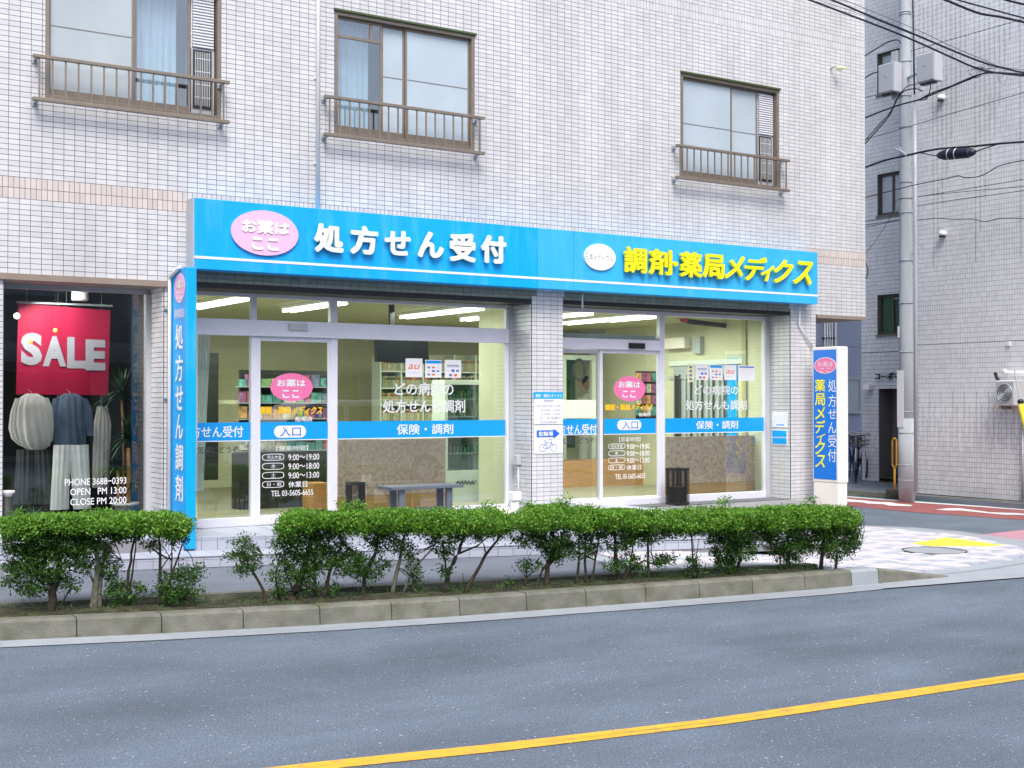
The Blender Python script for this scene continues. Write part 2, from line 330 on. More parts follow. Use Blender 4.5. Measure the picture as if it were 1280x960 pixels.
def txt_px(name, txt, box, Y, m, parent, depth=0., bold=0., shear=0., sp=1., keep=False, off=0., **k):
    """lettering on a street-facing plane y = Y whose extent was measured as a photo box u0,v0,u1,v1 (v at centre)"""
    u0, v0, u1, v1 = box; a = PY(u0, (v0+v1)/2, Y); b = PY(u1, (v0+v1)/2, Y); um = (u0+u1)/2
    t = PY(um, v0, Y)[2]; q = PY(um, v1, Y)[2]
    return letters(MB(), txt, (a[0], Y, q), EX, EZ, b[0]-a[0], t-q, NY, depth, bold, shear, sp, keep, off).build(name, m, parent, **k)
def rect_px(box, Y, th=.002):
    u0, v0, u1, v1 = box; um, vm = (u0+u1)/2, (v0+v1)/2
    return (PY(u0, vm, Y)[0], Y-th, PY(um, v1, Y)[2]), (PY(u1, vm, Y)[0], Y, PY(um, v0, Y)[2])
def ellipse(c, rx, rz, n=40): return [(c[0]+rx*math.cos(2*math.pi*i/n), c[1], c[2]+rz*math.sin(2*math.pi*i/n)) for i in range(n)]
def pill_px(name, u0, v0, u1, v1, Y, m, parent, **k):
    lo, hi = rect_px((u0, v0, u1, v1), Y, .0015); r = (hi[2]-lo[2])/2; zc = (hi[2]+lo[2])/2; P = []
    for a in np.linspace(-math.pi/2, math.pi/2, 13): P.append((hi[0]-r+r*math.cos(a), Y, zc+r*math.sin(a)))
    for a in np.linspace(math.pi/2, 3*math.pi/2, 13): P.append((lo[0]+r+r*math.cos(a), Y, zc+r*math.sin(a)))
    return MB().prism(P, (0, -.0015, 0)).build(name, m, parent, **k)
def ell_px(name, uc, vc, ru, rv, Y, m, parent, th=.002, **k):
    c = PY(uc, vc, Y); rx = (PY(uc+ru, vc, Y)[0]-PY(uc-ru, vc, Y)[0])/2; rz = (PY(uc, vc-rv, Y)[2]-PY(uc, vc+rv, Y)[2])/2
    c = (((PY(uc+ru, vc, Y)[0]+PY(uc-ru, vc, Y)[0])/2), Y, c[2])
    return MB().prism(ellipse(c, rx, rz), (0, -th, 0)).build(name, m, parent, **k)
# ================================================================ GROUND
XL, XR = -14, 60
def kerb_y(x):                                     # road-side kerb line, gently curving with the street
    xs = [-14, 1.9, 2.96, 4.07, 5.16, 6.8, 8.41, 10.36, 12.5]; ys = [1.2, -2.93, -3.27, -3.57, -3.79, -4.04, -4.27, -4.43, -4.6]
    return float(np.interp(x, xs, ys))
def back_y(x): return float(np.interp(x, [-14, 2.05, 3.5, 4.21, 5.43, 7.0, 8.0, 9.0, 9.33], [1.9, -2.17, -2.56, -2.70, -3.03, -3.36, -3.56, -3.85, -4.05]))
def sheet(name, pts, z, m, th=.0, **k):
    P = [(p[0], p[1], z) for p in pts]
    b = MB()
    if th: b.prism([(p[0], p[1], z-th) for p in pts], (0, 0, th))
    else: b.add(P, [tuple(range(len(P)))])
    return b.build(name, m, **k)
sheet('ground', [(-120, -120), (160, -120), (160, 160), (-120, 160)], -.03, M['walk'], kind='structure')
sheet('road', [(-60, -60), (90, -60), (90, 60), (-60, 60)], 0., M['asphalt'], kind='structure')
# sidewalk slab (z .15) under the shops, and the paved corner that falls to the road
def cpt(u, v, z=.05): return tuple(PZ(u, v, z)[:2])
walk = [(x, back_y(x)-.02) for x in (-14, 2.05, 3.5, 4.21, 5.43, 7.0, 7.5)]+[(7.5, 5.), (-14, 5.)]
sheet('sidewalk', walk, .15, M['walk'], th=.17, kind='structure')
def gz(x): return float(np.interp(x, [8.0, 8.6, 9.9], [.14, .13, .03]))
def cpt(u, v, z=None):
    zz = .06
    for _ in range(12):
        p = PZ(u, v, zz)
        if z is not None: zz = z; continue
        zz = gz(p[0])
    return (p[0], p[1])
pc = thing('paved_corner', None, None, (10, -2, 0)); pc['kind'] = 'structure'
st = MB(); X_s = [7.5, 8.6, 8.98, 9.9]
for i in range(3):
    x0, x1 = X_s[i], X_s[i+1]; y0, y1 = (back_y(x0)-.02, back_y(x1)-.02) if i < 2 else (kerb_y(x0)+.14, kerb_y(x1)+.14)
    st.add([(x0, y0, 0), (x1, y1, 0), (x1, 12, 0), (x0, 12, 0), (x0, y0, gz(x0)), (x1, y1, gz(x1)), (x1, 12, gz(x1)), (x0, 12, gz(x0))], [(0, 3, 2, 1), (4, 5, 6, 7), (0, 1, 5, 4), (1, 2, 6, 5), (2, 3, 7, 6), (3, 0, 4, 7)])
outer = [(9.9, kerb_y(9.9)+.14), cpt(1200, 714.5), cpt(1250, 708), cpt(1300, 699.5), (12.9, -3.75), cpt(1292, 687), cpt(1262, 680), cpt(1200, 666.5), cpt(1145, 662), cpt(1080, 657.5), (13.6, .2), (13.6, 12), (9.9, 12)]
st.prism([(x, y, 0) for x, y in outer], (0, 0, .03)); st.build('paving_base', M['conc_light'], pc)
# pavers laid along the street direction
ang = math.atan2(-.2, 1.); ca, sa = math.cos(ang), math.sin(ang)
def inside(p, poly):
    c = False; n = len(poly)
    for i in range(n):
        (x1, y1), (x2, y2) = poly[i], poly[(i+1) % n]
        if (y1 > p[1]) != (y2 > p[1]) and p[0] < (x2-x1)*(p[1]-y1)/(y2-y1)+x1: c = not c
    return c
pv_poly = [cpt(738, 691), cpt(815, 713), (8.9, -4.06), (9.4, -4.16), (10.0, -4.2), cpt(1195, 709), cpt(1255, 701), cpt(1290, 694), cpt(1262, 683), cpt(1215, 673), cpt(1190, 669), cpt(1080, 659), (13.1, -.5), (13.1, .2), (9.2, -1.)]
tact_poly = [cpt(1140, 681), cpt(1184, 673.5), cpt(1256, 683.5), cpt(1230, 684.5), cpt(1200, 684), cpt(1165, 684.5)]
mh_c = PZ(1168, 688, .045)
wht, blu, tac = [], [], []
for i in range(-10, 75):
    for j in range(-5, 60):
        lx, ly = 6.5+i*.105, -5.2+j*.105; x = 6.5+(lx-6.5)*ca-(ly+5.2)*sa; y = -5.2+(lx-6.5)*sa+(ly+5.2)*ca
        if inside((x, y), tact_poly): continue
        if inside((x, y), pv_poly) and math.hypot(x-mh_c[0], (y-mh_c[1])) > .36:
            q = math.sin(i*1.31+j*.9)+math.sin(i*.7-j*1.73)+RS.rand()*1.6
            (blu if q > 1.15 else wht).append((x, y))
def paver_piece(L, m, nm):
    h = .0495; key = MB().prism([(ca*a-sa*b, sa*a+ca*b, 0) for a, b in ((-h, -h), (h, -h), (h, h), (-h, h))], (0, 0, .018))
    me = bpy.data.meshes.new(nm); me.from_pydata(key.v, [], key.f); me.materials.append(m)
    L = sorted(L, key=lambda p: np.dot(np.array([p[0], p[1], 0])-CAM, FW)); own, rest = [], []
    for p in L:
        r = np.array([p[0], p[1], .1])-CAM; u = 640+F*(r@RT)/(r@FW); v = 480-F*(r@UP)/(r@FW)
        (own if (len(own) < 150 and u < 1290 and (u > 1078 or (u > 745 and v < 712))) else rest).append(p)
    for p in own:
        o = bpy.data.objects.new('paver', me); COL.objects.link(o); o.parent = pc; o.location = (p[0]-10, p[1]+2, gz(p[0])-.004+RS.rand()*.003)
    mb = MB()
    for p in rest: mb.add([(v[0]+p[0], v[1]+p[1], v[2]+gz(p[0])-.003) for v in key.v], key.f)
    mb.build('paving', m, pc, kind='stuff')
paver_piece(wht, M['pv_w'], 'paver'); paver_piece(blu, M['pv_b'], 'paver')
tp = [np.array([*p, 0]) for p in tact_poly]
sheet('tactile_slab', tact_poly, .048, M['tact'], th=.02, parent=pc, label='yellow tactile paving patch')
mb = MB(); mb.lathe((mh_c[0], mh_c[1], .03), [(.33, 0), (.33, .014), (.30, .016), (.30, .010), (.0, .010)], 40)
mb.build('manhole_cover', M['conc_light'], label='round pale manhole cover with a thin dark rim beside the yellow patch', cat='manhole cover')
tag(MB().lathe((mh_c[0], mh_c[1], .03), [(.345, 0), (.345, .018), (.332, .018), (.332, 0)], 40).build('rim', M['dark'], bpy.data.objects['manhole_cover']))
# gutter strip
gx = [-14, 1.9, 2.96, 4.07, 5.16, 6.8, 8.41, 10.0, 11.5]; g = MB()
gw = [.25, .25, .25, .24, .25, .26, .27, .24, .2]
for i in range(len(gx)-1):
    a, b = gx[i], gx[i+1]; ya, yb = kerb_y(a), kerb_y(b)
    g.add([(a, ya-gw[i], .006), (b, yb-gw[i+1], .006), (b, yb+.02, .010), (a, ya+.02, .010)], [(0, 1, 2, 3)])
g.v += [(*PZ(u, v, .012)[:2], .012) for u, v in ((1103, 716.5), (1103, 735.5), (1280, 721.5), (1340, 716), (1340, 690), (1290, 696), (1240, 709), (1190, 716), (1150, 718))]; n_g = len(g.v); g.f.append(tuple(range(n_g-9, n_g)))
g.build('gutter', M['conc_light'], kind='structure')
# kerb of separate stones
kx = [0.1, .75, 1.3]+[PZ(u, v, 0)[0] for u, v in [(0, 804.7), (99, 800), (205.6, 795), (307, 789), (403.6, 784), (493, 778), (577, 772), (659.7, 765.5), (734, 760), (806.7, 754), (874, 749), (938, 743.5), (1003.7, 738.5), (1060.7, 733)]]
kerb = thing('kerb', None, None, (5, -4, 0)); kerb['kind'] = 'structure'
def stone(xa, xb, ha, hb, m, w_=.15, lab=None):
    g_ = .004; xa += g_; xb -= g_; ya, yb = kerb_y(xa), kerb_y(xb); b = MB(); c = .02
    for (x, y, h) in ((xa, ya, ha), (xb, yb, hb)):
        b.v += [(x, y, -.02), (x, y+.012, h-c), (x, y+.012+c, h), (x, y+w_, h), (x, y+w_, -.02)]
    b.f += [(0, 5, 6, 1), (1, 6, 7, 2), (2, 7, 8, 3), (3, 8, 9, 4), (0, 1, 2, 3, 4), (9, 8, 7, 6, 5)]
    b.build('kerb_stone', m, kerb, label=lab)
for a, b in zip(kx[:-1], kx[1:]): stone(a, b, .15+RS.rand()*.003, .15+RS.rand()*.003, M['conc'])
stone(kx[-1], 9.33, .15, .15, M['conc_light'], .2, 'pale corner kerb stone'); stone(9.33, 10.25, .15, .02, M['conc'], .08, 'ramped kerb stone dropping to the road')
# planter: soil bed and inner concrete edging
sx = [0.2, 1.2, 2.05, 2.8, 3.5, 4.21, 4.8, 5.43, 6.2, 7.0, 7.5, 8.0, 8.5, 8.95]; b = MB()
for i, x in enumerate(sx):
    for t in range(6):
        y0, y1 = kerb_y(x)+.12, back_y(x)-.10; b.v.append((x, y0+(y1-y0)*t/5, .125+(.025*math.sin(i*2.1+t)+.02)*(1 if 0 < t < 5 else 0)))
for i in range(len(sx)-1):
    for t in range(5): k = i*6+t; b.f.append((k, k+6, k+7, k+1))
b.build('planting_bed', M['soil'], kind='structure')
ed = thing('planter_edging', None, None, (5, -3, .1)); ed['kind'] = 'structure'
for a, c in zip(sx[:-1], sx[1:]):
    a2, c2 = a+.003, c-.003; ya, yc = back_y(a2), back_y(c2); q = MB()
    q.add([(a2, ya-.11, .05), (c2, yc-.11, .05), (c2, yc, .05), (a2, ya, .05), (a2, ya-.11, .172), (c2, yc-.11, .172), (c2, yc, .172), (a2, ya, .172)], [(0, 3, 2, 1), (4, 5, 6, 7), (0, 1, 5, 4), (1, 2, 6, 5), (2, 3, 7, 6), (3, 0, 4, 7)])
    q.build('edging_stone', M['conc'], ed)
# road paint
def rpoly(name, px, z, m, **k): return sheet(name, [tuple(PZ(u, v, z)[:2]) for u, v in px], z, m, kind='structure', **k)
def yel(x, o): return float(np.interp(x, [-20, 2.4, 3.45, 4.65, 7.0, 20], [-4.2, -6.90, -7.12, -7.31, -7.49, -8.3]))-o
yb = MB(); xs = list(np.linspace(-8, 16, 60))
for o0, o1 in ((0., .069), (.0725, .135)):
    for i in range(len(xs)-1):
        j = .003*math.sin(i*5.3); yb.add([(xs[i], yel(xs[i], o1)+j, .004), (xs[i+1], yel(xs[i+1], o1)+.003*math.sin((i+1)*5.3), .004), (xs[i+1], yel(xs[i+1], o0), .004), (xs[i], yel(xs[i], o0), .004)], [(0, 1, 2, 3)])
yb.build('yellow_centre_line', M['line_y'], kind='structure')
rpoly('green_lane', [(1040, 611), (1057, 612.3), (1123, 619), (1148, 621), (1280, 629.4), (1330, 632.5), (1330, 639.5), (1280, 636), (1148, 627), (1057, 620), (1040, 618.5)], .004, M['teal'])
rpoly('lane_edge_line', [(1040, 618.5), (1057, 620), (1148, 627), (1280, 636), (1330, 639.5), (1330, 641), (1280, 637.4), (1148, 628.3), (1057, 621.2), (1040, 619.7)], .005, M['line_w'])
rpoly('red_lane', [(1040, 619.7), (1057, 621.2), (1148, 628.3), (1280, 637.4), (1330, 641), (1330, 654), (1280, 650), (1210, 645), (1140, 640), (1057, 632), (1040, 630)], .004, M['red'])
rpoly('white_lane_arrow', [(1045, 622.3), (1084, 625.8), (1090, 626.8), (1113, 627.8), (1121, 629.5), (1141, 631.2), (1138, 632.8), (1112, 632), (1104, 630.2), (1084, 629.4), (1078, 628), (1045, 626.5)], .008, M['line_w'])
rpoly('white_lane_arrow', [(1169, 637), (1186, 635.2), (1200, 635.2), (1238, 640.2), (1270, 641.2), (1282, 642.2), (1282, 643.8), (1256, 643.4), (1240, 642), (1200, 638), (1184, 638)], .008, M['line_w'])
rpoly('pink_crossing_patch', [(1225, 668.5), (1280, 662), (1340, 656), (1340, 680), (1280, 675)], .004, M['pinkpave'])
rpoly('pale_threshold', [(1060, 656), (1140, 659), (1200, 664), (1230, 668.5), (1280, 675), (1320, 681), (1320, 692), (1280, 686), (1200, 668), (1145, 663.5), (1060, 658.6)], .012, M['conc_light'])
# far pavements of the side street
sheet('far_pavement', [(17.75, -12), (60, -12), (60, 40), (17.3, 40), (17.45, 4.2), (17.62, 2.5)], .085, M['walk'], th=.1, kind='structure')
fk = thing('far_kerb', None, None, (17.7, 0, 0)); fk['kind'] = 'structure'
fp = [(17.45, 4.2), (17.62, 2.5), (17.75, .5), (17.8, -4), (17.8, -8)]
for i in range(18):
    y0 = 6.-i*.62; y1 = y0-.61; xa, xb = [float(np.interp(-y, [-6, -4.2, -2.5, -.5, 4, 8], [17.3, 17.45, 17.62, 17.75, 17.8, 17.8])) for y in (y0, y1)]
    MB().add([(xa-.01, y0, 0), (xb-.01, y1, 0), (xb+.14, y1, 0), (xa+.14, y0, 0), (xa, y0, .10), (xb, y1, .10), (xb+.14, y1, .10), (xa+.14, y0, .10)], [(0, 3, 2, 1), (4, 5, 6, 7), (0, 1, 5, 4), (1, 2, 6, 5), (2, 3, 7, 6), (3, 0, 4, 7)][::1]).build('kerb_stone', M['conc'], fk)
# ================================================================ TERRACE of the shops
ter = thing('tiled_terrace', 'pale tiled two step terrace running along the shopfronts behind the hedge', 'terrace', (6, -1, .15))
def up_y(x): return min(-.28, .95-.33*x)
def lo_y(x): return min(.2-.275*x, up_y(x)-.02)
tx = list(np.arange(-.4, 10.1, .145)); cells_u, cells_l = [], []
core = MB()
for x in np.arange(-.4, 10.1, 1.45):
    x2 = min(x+1.45, 10.18)
    for fy, z in ((up_y, .372), (lo_y, .252)):
        core.add([(x, fy(x)+.012, .1), (x2, fy(x2)+.012, .1), (x2, .46, .1), (x, .46, .1), (x, fy(x)+.012, z), (x2, fy(x2)+.012, z), (x2, .46, z), (x, .46, z)], [(0, 3, 2, 1), (4, 5, 6, 7), (0, 1, 5, 4), (1, 2, 6, 5), (2, 3, 7, 6), (3, 0, 4, 7)])
core.add([(10.181, up_y(10.18)+.01, .1), (12.6, -.4, .1), (12.6, .46, .1), (10.181, .46, .1), (10.181, up_y(10.18)+.01, .372), (12.6, -.4, .372), (12.6, .46, .372), (10.181, .46, .372)], [(0, 3, 2, 1), (4, 5, 6, 7), (0, 1, 5, 4), (1, 2, 6, 5), (2, 3, 7, 6), (3, 0, 4, 7)])
core.build('grout_bed', M['terr_g'], ter)
own_n = 0; restT = MB()
def tquad(P, nm):
    """a tile from 4 bottom/back corners thickened by its normal"""
    global own_n
    a, b_, c, d_ = [np.array(p, float) for p in P]; n_ = np.cross(b_-a, d_-a); n_ /= np.linalg.norm(n_); t = MB().prism([a, b_, c, d_], n_*.008)
    r = (a+c)/2-CAM; u = 640+F*(r@RT)/(r@FW)
    if -20 < u < 1000 and own_n < 300: own_n += 1; t.build('tile', M['terr'], ter)
    else: restT.add(t.v, t.f)
gp = .003
for x in tx:
    x2 = x+.145
    for fy, z0, z1 in ((up_y, .262, .352), (lo_y, .155, .225)):
        ya, yb_ = fy(x), fy(x2); tquad([(x+gp, ya+.01, z0), (x2-gp, yb_+.01, z0), (x2-gp, yb_+.01, z1), (x+gp, ya+.01, z1)], 'r')
        tquad([(x+gp, ya+.01, z1+.003), (x2-gp, yb_+.01, z1+.003), (x2-gp, yb_+.01, z1+.018), (x+gp, ya+.01, z1+.018)], 'n')
for i in range(0, len(tx)-1, 2):
    x, x2 = tx[i], tx[i]+.29
    for fy, z, back in ((up_y, .373, None), (lo_y, .253, up_y)):
        ya, yb_ = fy(x), fy(x2); step = 0
        while True:
            o0, o1 = step*.29, step*.29+.285; ea = (back(x) if back else .38); eb = (back(x2) if back else .38)
            if ya+o0 > max(ea, eb)-.02: break
            q = [(x+gp, min(ya+o0, ea), z), (x2-gp, min(yb_+o0, eb), z), (x2-gp, min(yb_+o1, eb), z), (x+gp, min(ya+o1, ea), z)]
            if abs(q[3][1]-q[0][1]) > .015 or abs(q[2][1]-q[1][1]) > .015: tquad(q, 't')
            step += 1
            if step > 12: break
restT.build('far_tiles', M['terr'], ter, kind='stuff')
# ================================================================ MAIN BUILDING
bld = thing('tiled_building', 'white tiled apartment building with pharmacy and boutique on its ground floor', 'building', (7, 0, 0))
XE, ZT, GY = 14.03, 8.6, .46         # right end, top, shop glass recess
# openings in the y = 0 face: x0,x1,z0,z1
OPN = {'w1': (2.87, 4.585, 4.555, 5.87), 'w2': (5.85, 7.586, 4.555, 5.87), 'w3': (10.655, 12.36, 4.54, 5.87),
       'bq': (2.51, 4.008, .38, 2.855), 's1': (4.22, 8.37, .38, 2.89), 's2': (8.82, 12.56, .38, 2.90)}
SOF = 2.885
def free(x0, x1, z0, z1):
    """split a rect by the openings"""
    R = [(x0, x1, z0, z1)]
    for o in OPN.values():
        N = []
        for r in R:
            a, b, c, d_ = r
            if o[0] >= b or o[1] <= a or o[2] >= d_ or o[3] <= c: N.append(r); continue
            if a < o[0]: N.append((a, o[0], c, d_))
            if b > o[1]: N.append((o[1], b, c, d_))
            aa, bb = max(a, o[0]), min(b, o[1])
            if c < o[2]: N.append((aa, bb, c, o[2]))
            if d_ > o[3]: N.append((aa, bb, o[3], d_))
        R = N
    return R
wb = [(a, b, .006, .40, c, d_) for a, b, c, d_ in free(-2.0, XE-.006, SOF, ZT)]+[(a, b, .006, .40, c, d_) for a, b, c, d_ in free(-2.0, 13.045, .10, SOF)]
wb += [(13.045, XE-.006, .006, 2.4, SOF+.003, 3.2), (13.4, XE-.006, .40, 2.4, 3.2, ZT), (-2, -1.7, .40, 9, .1, ZT), (-2, 13.5, 8.7, 9, .1, ZT)]
wall = boxes_mesh('wall', wb, M['grout'], bld)
J = .0027
T, TP = [], []
def course(z0, z1, x0, x1, pitch, out, y0=0., y1=.012):
    k0 = math.floor((x0-2.5413)/pitch); x = 2.5413+k0*pitch
    while x < x1:
        for a, b, c, d_ in free(max(x, x0), min(x+pitch, x1), z0, z1):
            if b-a > .02 and d_-c > .015:
                e = RS.rand()*.0012
                out.append((a+J, b-J, y0+e, y1+e, c+J, d_-J))
        x += pitch
def rows(zb, zt, x0, x1):
    z = zb
    while z < zt-.01: course(z, min(z+.05, zt), x0, x1, .1, T); z += .05
rows(3.78, 6.58, -.6, XE)
for z in (3.58, 3.68): course(z, z+.1, -.6, XE, .05, TP)
B2 = []
for z in (6.58, 6.68): course(z, z+.1, -.6, XE, .05, B2)
rows(6.78, ZT, -.6, XE)
rows(2.88, 3.58, -.6, XE)
rows(.38, 2.88, -.6, 2.505); rows(.38, 2.88, 4.01, 4.22); rows(.38, 2.88, 8.372, 8.818); rows(.28, 2.88, 12.563, 13.045)
for p in ((8.372, 8.818), (12.563, 13.045), (4.01, 4.22)):
    pass
# reveals of the pillars (faces turned towards the camera: x = const)
RV = []
for X in (4.22, 8.37, 12.56, 4.008):
    z = .38
    y_end = GY
    s_ = -1
    if X == 4.22: z = 99
    while z < 2.84:
        for ya in (.014, .112, .21, .308):
            RV.append((X-.012, X-.001, ya+J, min(ya+.098, y_end)-J, z+J, z+.05-J))
        z += .05
T = np.array(T)
pieces('tile', TP, M['tile_pink'], wall, 110, 'pink_tiling', 4)
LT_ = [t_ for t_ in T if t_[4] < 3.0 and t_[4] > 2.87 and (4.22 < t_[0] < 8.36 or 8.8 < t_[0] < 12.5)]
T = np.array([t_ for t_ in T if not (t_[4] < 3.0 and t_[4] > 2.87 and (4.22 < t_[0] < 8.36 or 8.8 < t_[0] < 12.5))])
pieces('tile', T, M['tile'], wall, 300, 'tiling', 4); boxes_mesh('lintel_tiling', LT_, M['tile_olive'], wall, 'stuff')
boxes_mesh('band_tiling', B2, M['tile'], wall, 'stuff'); boxes_mesh('reveal_tiling', RV, M['tile'], wall, 'stuff')
# soffit lip, lintel shadow trims
bx('soffit_trim', M['brown'], (13.06, .0, SOF-.05), (XE, 2.4, SOF-.004), bld)
bx('lintel_trim', M['black'], (4.215, .012, 2.835), (8.369, .40, 2.889), bld); bx('lintel_trim', M['black'], (8.822, .012, 2.85), (12.558, .40, 2.899), bld)
bx('lintel_trim', M['brown'], (2.45, -.035, 2.822), (4.03, .40, 2.878), bld, label='brown lintel over the boutique window')
# interiors: pharmacy rooms and the boutique, side walls shared
rm = boxes_mesh('shop_room', [(4.06, 4.16, .62, 5.2, .3, 2.9), (12.75, 12.85, .6, 6.4, .3, 2.9), (4.1, 12.8, 6.3, 6.4, .3, 2.9), (8.5, 8.7, .50, 1.4, .3, 2.9)], M['room'], bld)
bx('shop_ceiling', M['ceil'], (4.06, .50, 2.86), (12.85, 6.4, 2.95), bld); bx('shop_floor', M['floor'], (4.06, .50, .3), (12.85, 6.4, .385), bld)
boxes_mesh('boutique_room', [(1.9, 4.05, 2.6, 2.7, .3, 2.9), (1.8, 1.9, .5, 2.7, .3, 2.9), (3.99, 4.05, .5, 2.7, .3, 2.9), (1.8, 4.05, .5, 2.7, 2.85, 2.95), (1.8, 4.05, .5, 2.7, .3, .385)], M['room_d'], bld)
# ---- upper windows
def window(key, stiles, kinds, px_u, lab):
    x0, x1, z0, z1 = OPN[key]; y = .06; b = MB(); t = .035
    b.box((x0, .004, z0), (x0+t, .12, z1)); b.box((x1-t, .004, z0), (x1, .12, z1)); b.box((x0+t, .004, z0), (x1-t, .12, z0+.03)); b.box((x0+t, .004, z1-.045), (x1-t, .12, z1))
    fr = b.build('window', M['bronze'], bld, bevel=.003, label=lab)
    MB().box((x0-.02, -.022, z1-.004), (x1+.02, .003, z1+.018)).build('head_rim', M['green_rim'], fr)
    boxes_mesh('window_room', [(x0-.1, x1+.1, 1.2, 1.3, z0-.1, z1+.1), (x0-.1, x0, .402, 1.2, z0-.1, z1+.1), (x1, x1+.1, .402, 1.2, z0-.1, z1+.1), (x0, x1, .402, 1.2, z1, z1+.1), (x0, x1, .402, 1.2, z0-.1, z0)], M['frost'], fr)
    X = [x0+t]+[PY(u, 130, y)[0] for u in stiles]+[x1-t]
    for i, kd in enumerate(kinds):
        a, c = X[i], X[i+1]; yy = .05+.02*(i % 2)
        s = MB(); w_ = .022
        s.box((a, yy, z0+.03), (a+w_, yy+.025, z1-.045)); s.box((c-w_, yy, z0+.03), (c, yy+.025, z1-.045)); s.box((a+w_, yy, z0+.03), (c-w_, yy+.025, z0+.10)); s.box((a+w_, yy, z1-.075), (c-w_, yy+.025, z1-.045))
        if kd != 'ac': s.build('sash', M['bronze'], fr, bevel=.002)
        A, C_, Z0, Z1 = a+w_, c-w_, z0+.10, z1-.075
        if kd in ('frost', 'frostb'):
            bx('pane', M['frost'] if kd == 'frost' else M['frost_b'], (A, yy+.008, Z0), (C_, yy+.016, Z1), fr)
            q = MB(); q.box((A, yy+.017, Z0+.55), (C_, yy+.0175, Z0+.56)); 
            bx('muntin', M['bronze'], (A, yy+.004, Z0+.60), (C_, yy+.007, Z0+.606), fr)
        elif kd == 'clear':
            bx('pane', M['glass_w'], (A, yy+.008, Z0), (C_, yy+.014, Z1), fr)
            m_ = MB(); n_ = 40; x_l, x_r = A+.10*(C_-A), C_-.14*(C_-A)
            for k in range(n_+1):
                t_ = k/n_; xx = x_l+(x_r-x_l)*t_; yyy = .20+.022*math.sin(t_*38)+.01*math.sin(t_*90)
                m_.v += [(xx, yyy, Z1), (xx, yyy, Z0-.05)]
            m_.f += [(2*k, 2*k+1, 2*k+3, 2*k+2) for k in range(n_)]; o = m_.build('curtain', M['curtain'], fr, smooth=True)
        elif kd == 'ac':
            zs = Z0+(Z1-Z0)*.52
            q = MB(); k = zs+.02
            q.box((A-.01, yy+.04, zs), (C_+.01, yy+.05, Z1+.02))
            while k < Z1: q.box((A, yy+.004, k), (C_, yy+.04, k+.016)); k += .030
            q.build('blind', M['slat'], fr)
            q = MB(); q.box((A-.01, yy+.02, z0+.03), (C_+.01, yy+.2, zs)); q.build('air_conditioner', M['alu_g'], fr)
            bx('grille', M['dark'], (A+.004, yy+.012, z0+.09), (C_-.02, yy+.019, zs-.01), fr)
            q = MB(); 
            for j in range(9): q.box((A+.025+(C_-A-.07)*j/8, yy+.004, z0+.12), (A+.029+(C_-A-.07)*j/8, yy+.011, zs-.03))
            for j in range(4): q.box((A+.02, yy+.002, z0+.2+j*.13), (C_-.035, yy+.0035, z0+.206+j*.13))
            q.build('grille_bars', M['slat'], fr)
    return fr
window('w1', (167, 238), ('frost', 'clear', 'ac'), 0, 'leftmost upstairs window with frosted pane, white curtain and window air conditioner')
w2 = window('w2', (477, 506), ('clear', 'frostb', 'frostb'), 0, 'middle upstairs window with white curtain and blue frosted panes')
window('w3', (914, 947), ('frostb', 'frostb', 'ac'), 0, 'rightmost upstairs window with slatted blind at its right side')
# transom of the middle window, slats standing in for a louvre reflection on its right pane
xa, xb = OPN['w2'][0]+.057, PY(474, 50, .06)[0]; zz = PY(445, 50, .05)[2]
MB().box((xa, .045, zz), (xb, .075, zz+.03)).box((PY(462, 30, .06)[0], .045, zz+.03), (PY(462, 30, .06)[0]+.03, .075, 5.79)).build('transom_bar', M['bronze'], w2)
q = MB(); xs0, xs1 = PY(565, 60, .08)[0], PY(586, 60, .08)[0]
for k in range(18): q.box((xs0, .076, 5.25+k*.03), (xs1, .0775, 5.262+k*.03))
q.build('blind', M['slat'], w2)
# balcony rails
def rail(u0, u1, lab):
    Y = -.13; x0, x1 = PY(u0, 130, Y)[0], PY(u1, 130, Y)[0]; r = thing('window_guard', lab, 'window guard rail', ((x0+x1)/2, Y, 4.5), 'guard rails under the upstairs windows')
    bx('top_rail', M['bronze'], (x0, Y-.012, 4.885), (x1, Y+.03, 4.918), r, .004); bx('bottom_rail', M['bronze'], (x0, Y-.012, 4.485), (x1, Y+.04, 4.52), r, .004)
    for k, z in enumerate((4.872, 4.47)):
        for x in (x0+.03, x1-.07): MB().box((x, Y+.03, z+.012), (x+.03, .0, z+.036)).box((x-.012, -.012, z-.012), (x+.042, -.001, z+.06)).build('bracket', M['galv'], r)
    n = round((x1-x0-.12)/.118); me = None
    for i in range(n+1):
        x = x0+.06+(x1-x0-.12)*i/n
        if me is None: o = MB().box((x-.007, Y, 4.521), (x+.007, Y+.014, 4.884)).build('baluster', M['bronze'], r); me = o; xb0 = x
        else: c = me.copy(); COL.objects.link(c); c.parent = r; c.location = (x-xb0, 0, 0)
rail(41, 287, 'bronze guard rail under the leftmost upstairs window')
rail(406, 606, 'bronze guard rail under the middle upstairs window beside the white pipe')
rail(846, 987, 'bronze guard rail under the rightmost upstairs window')
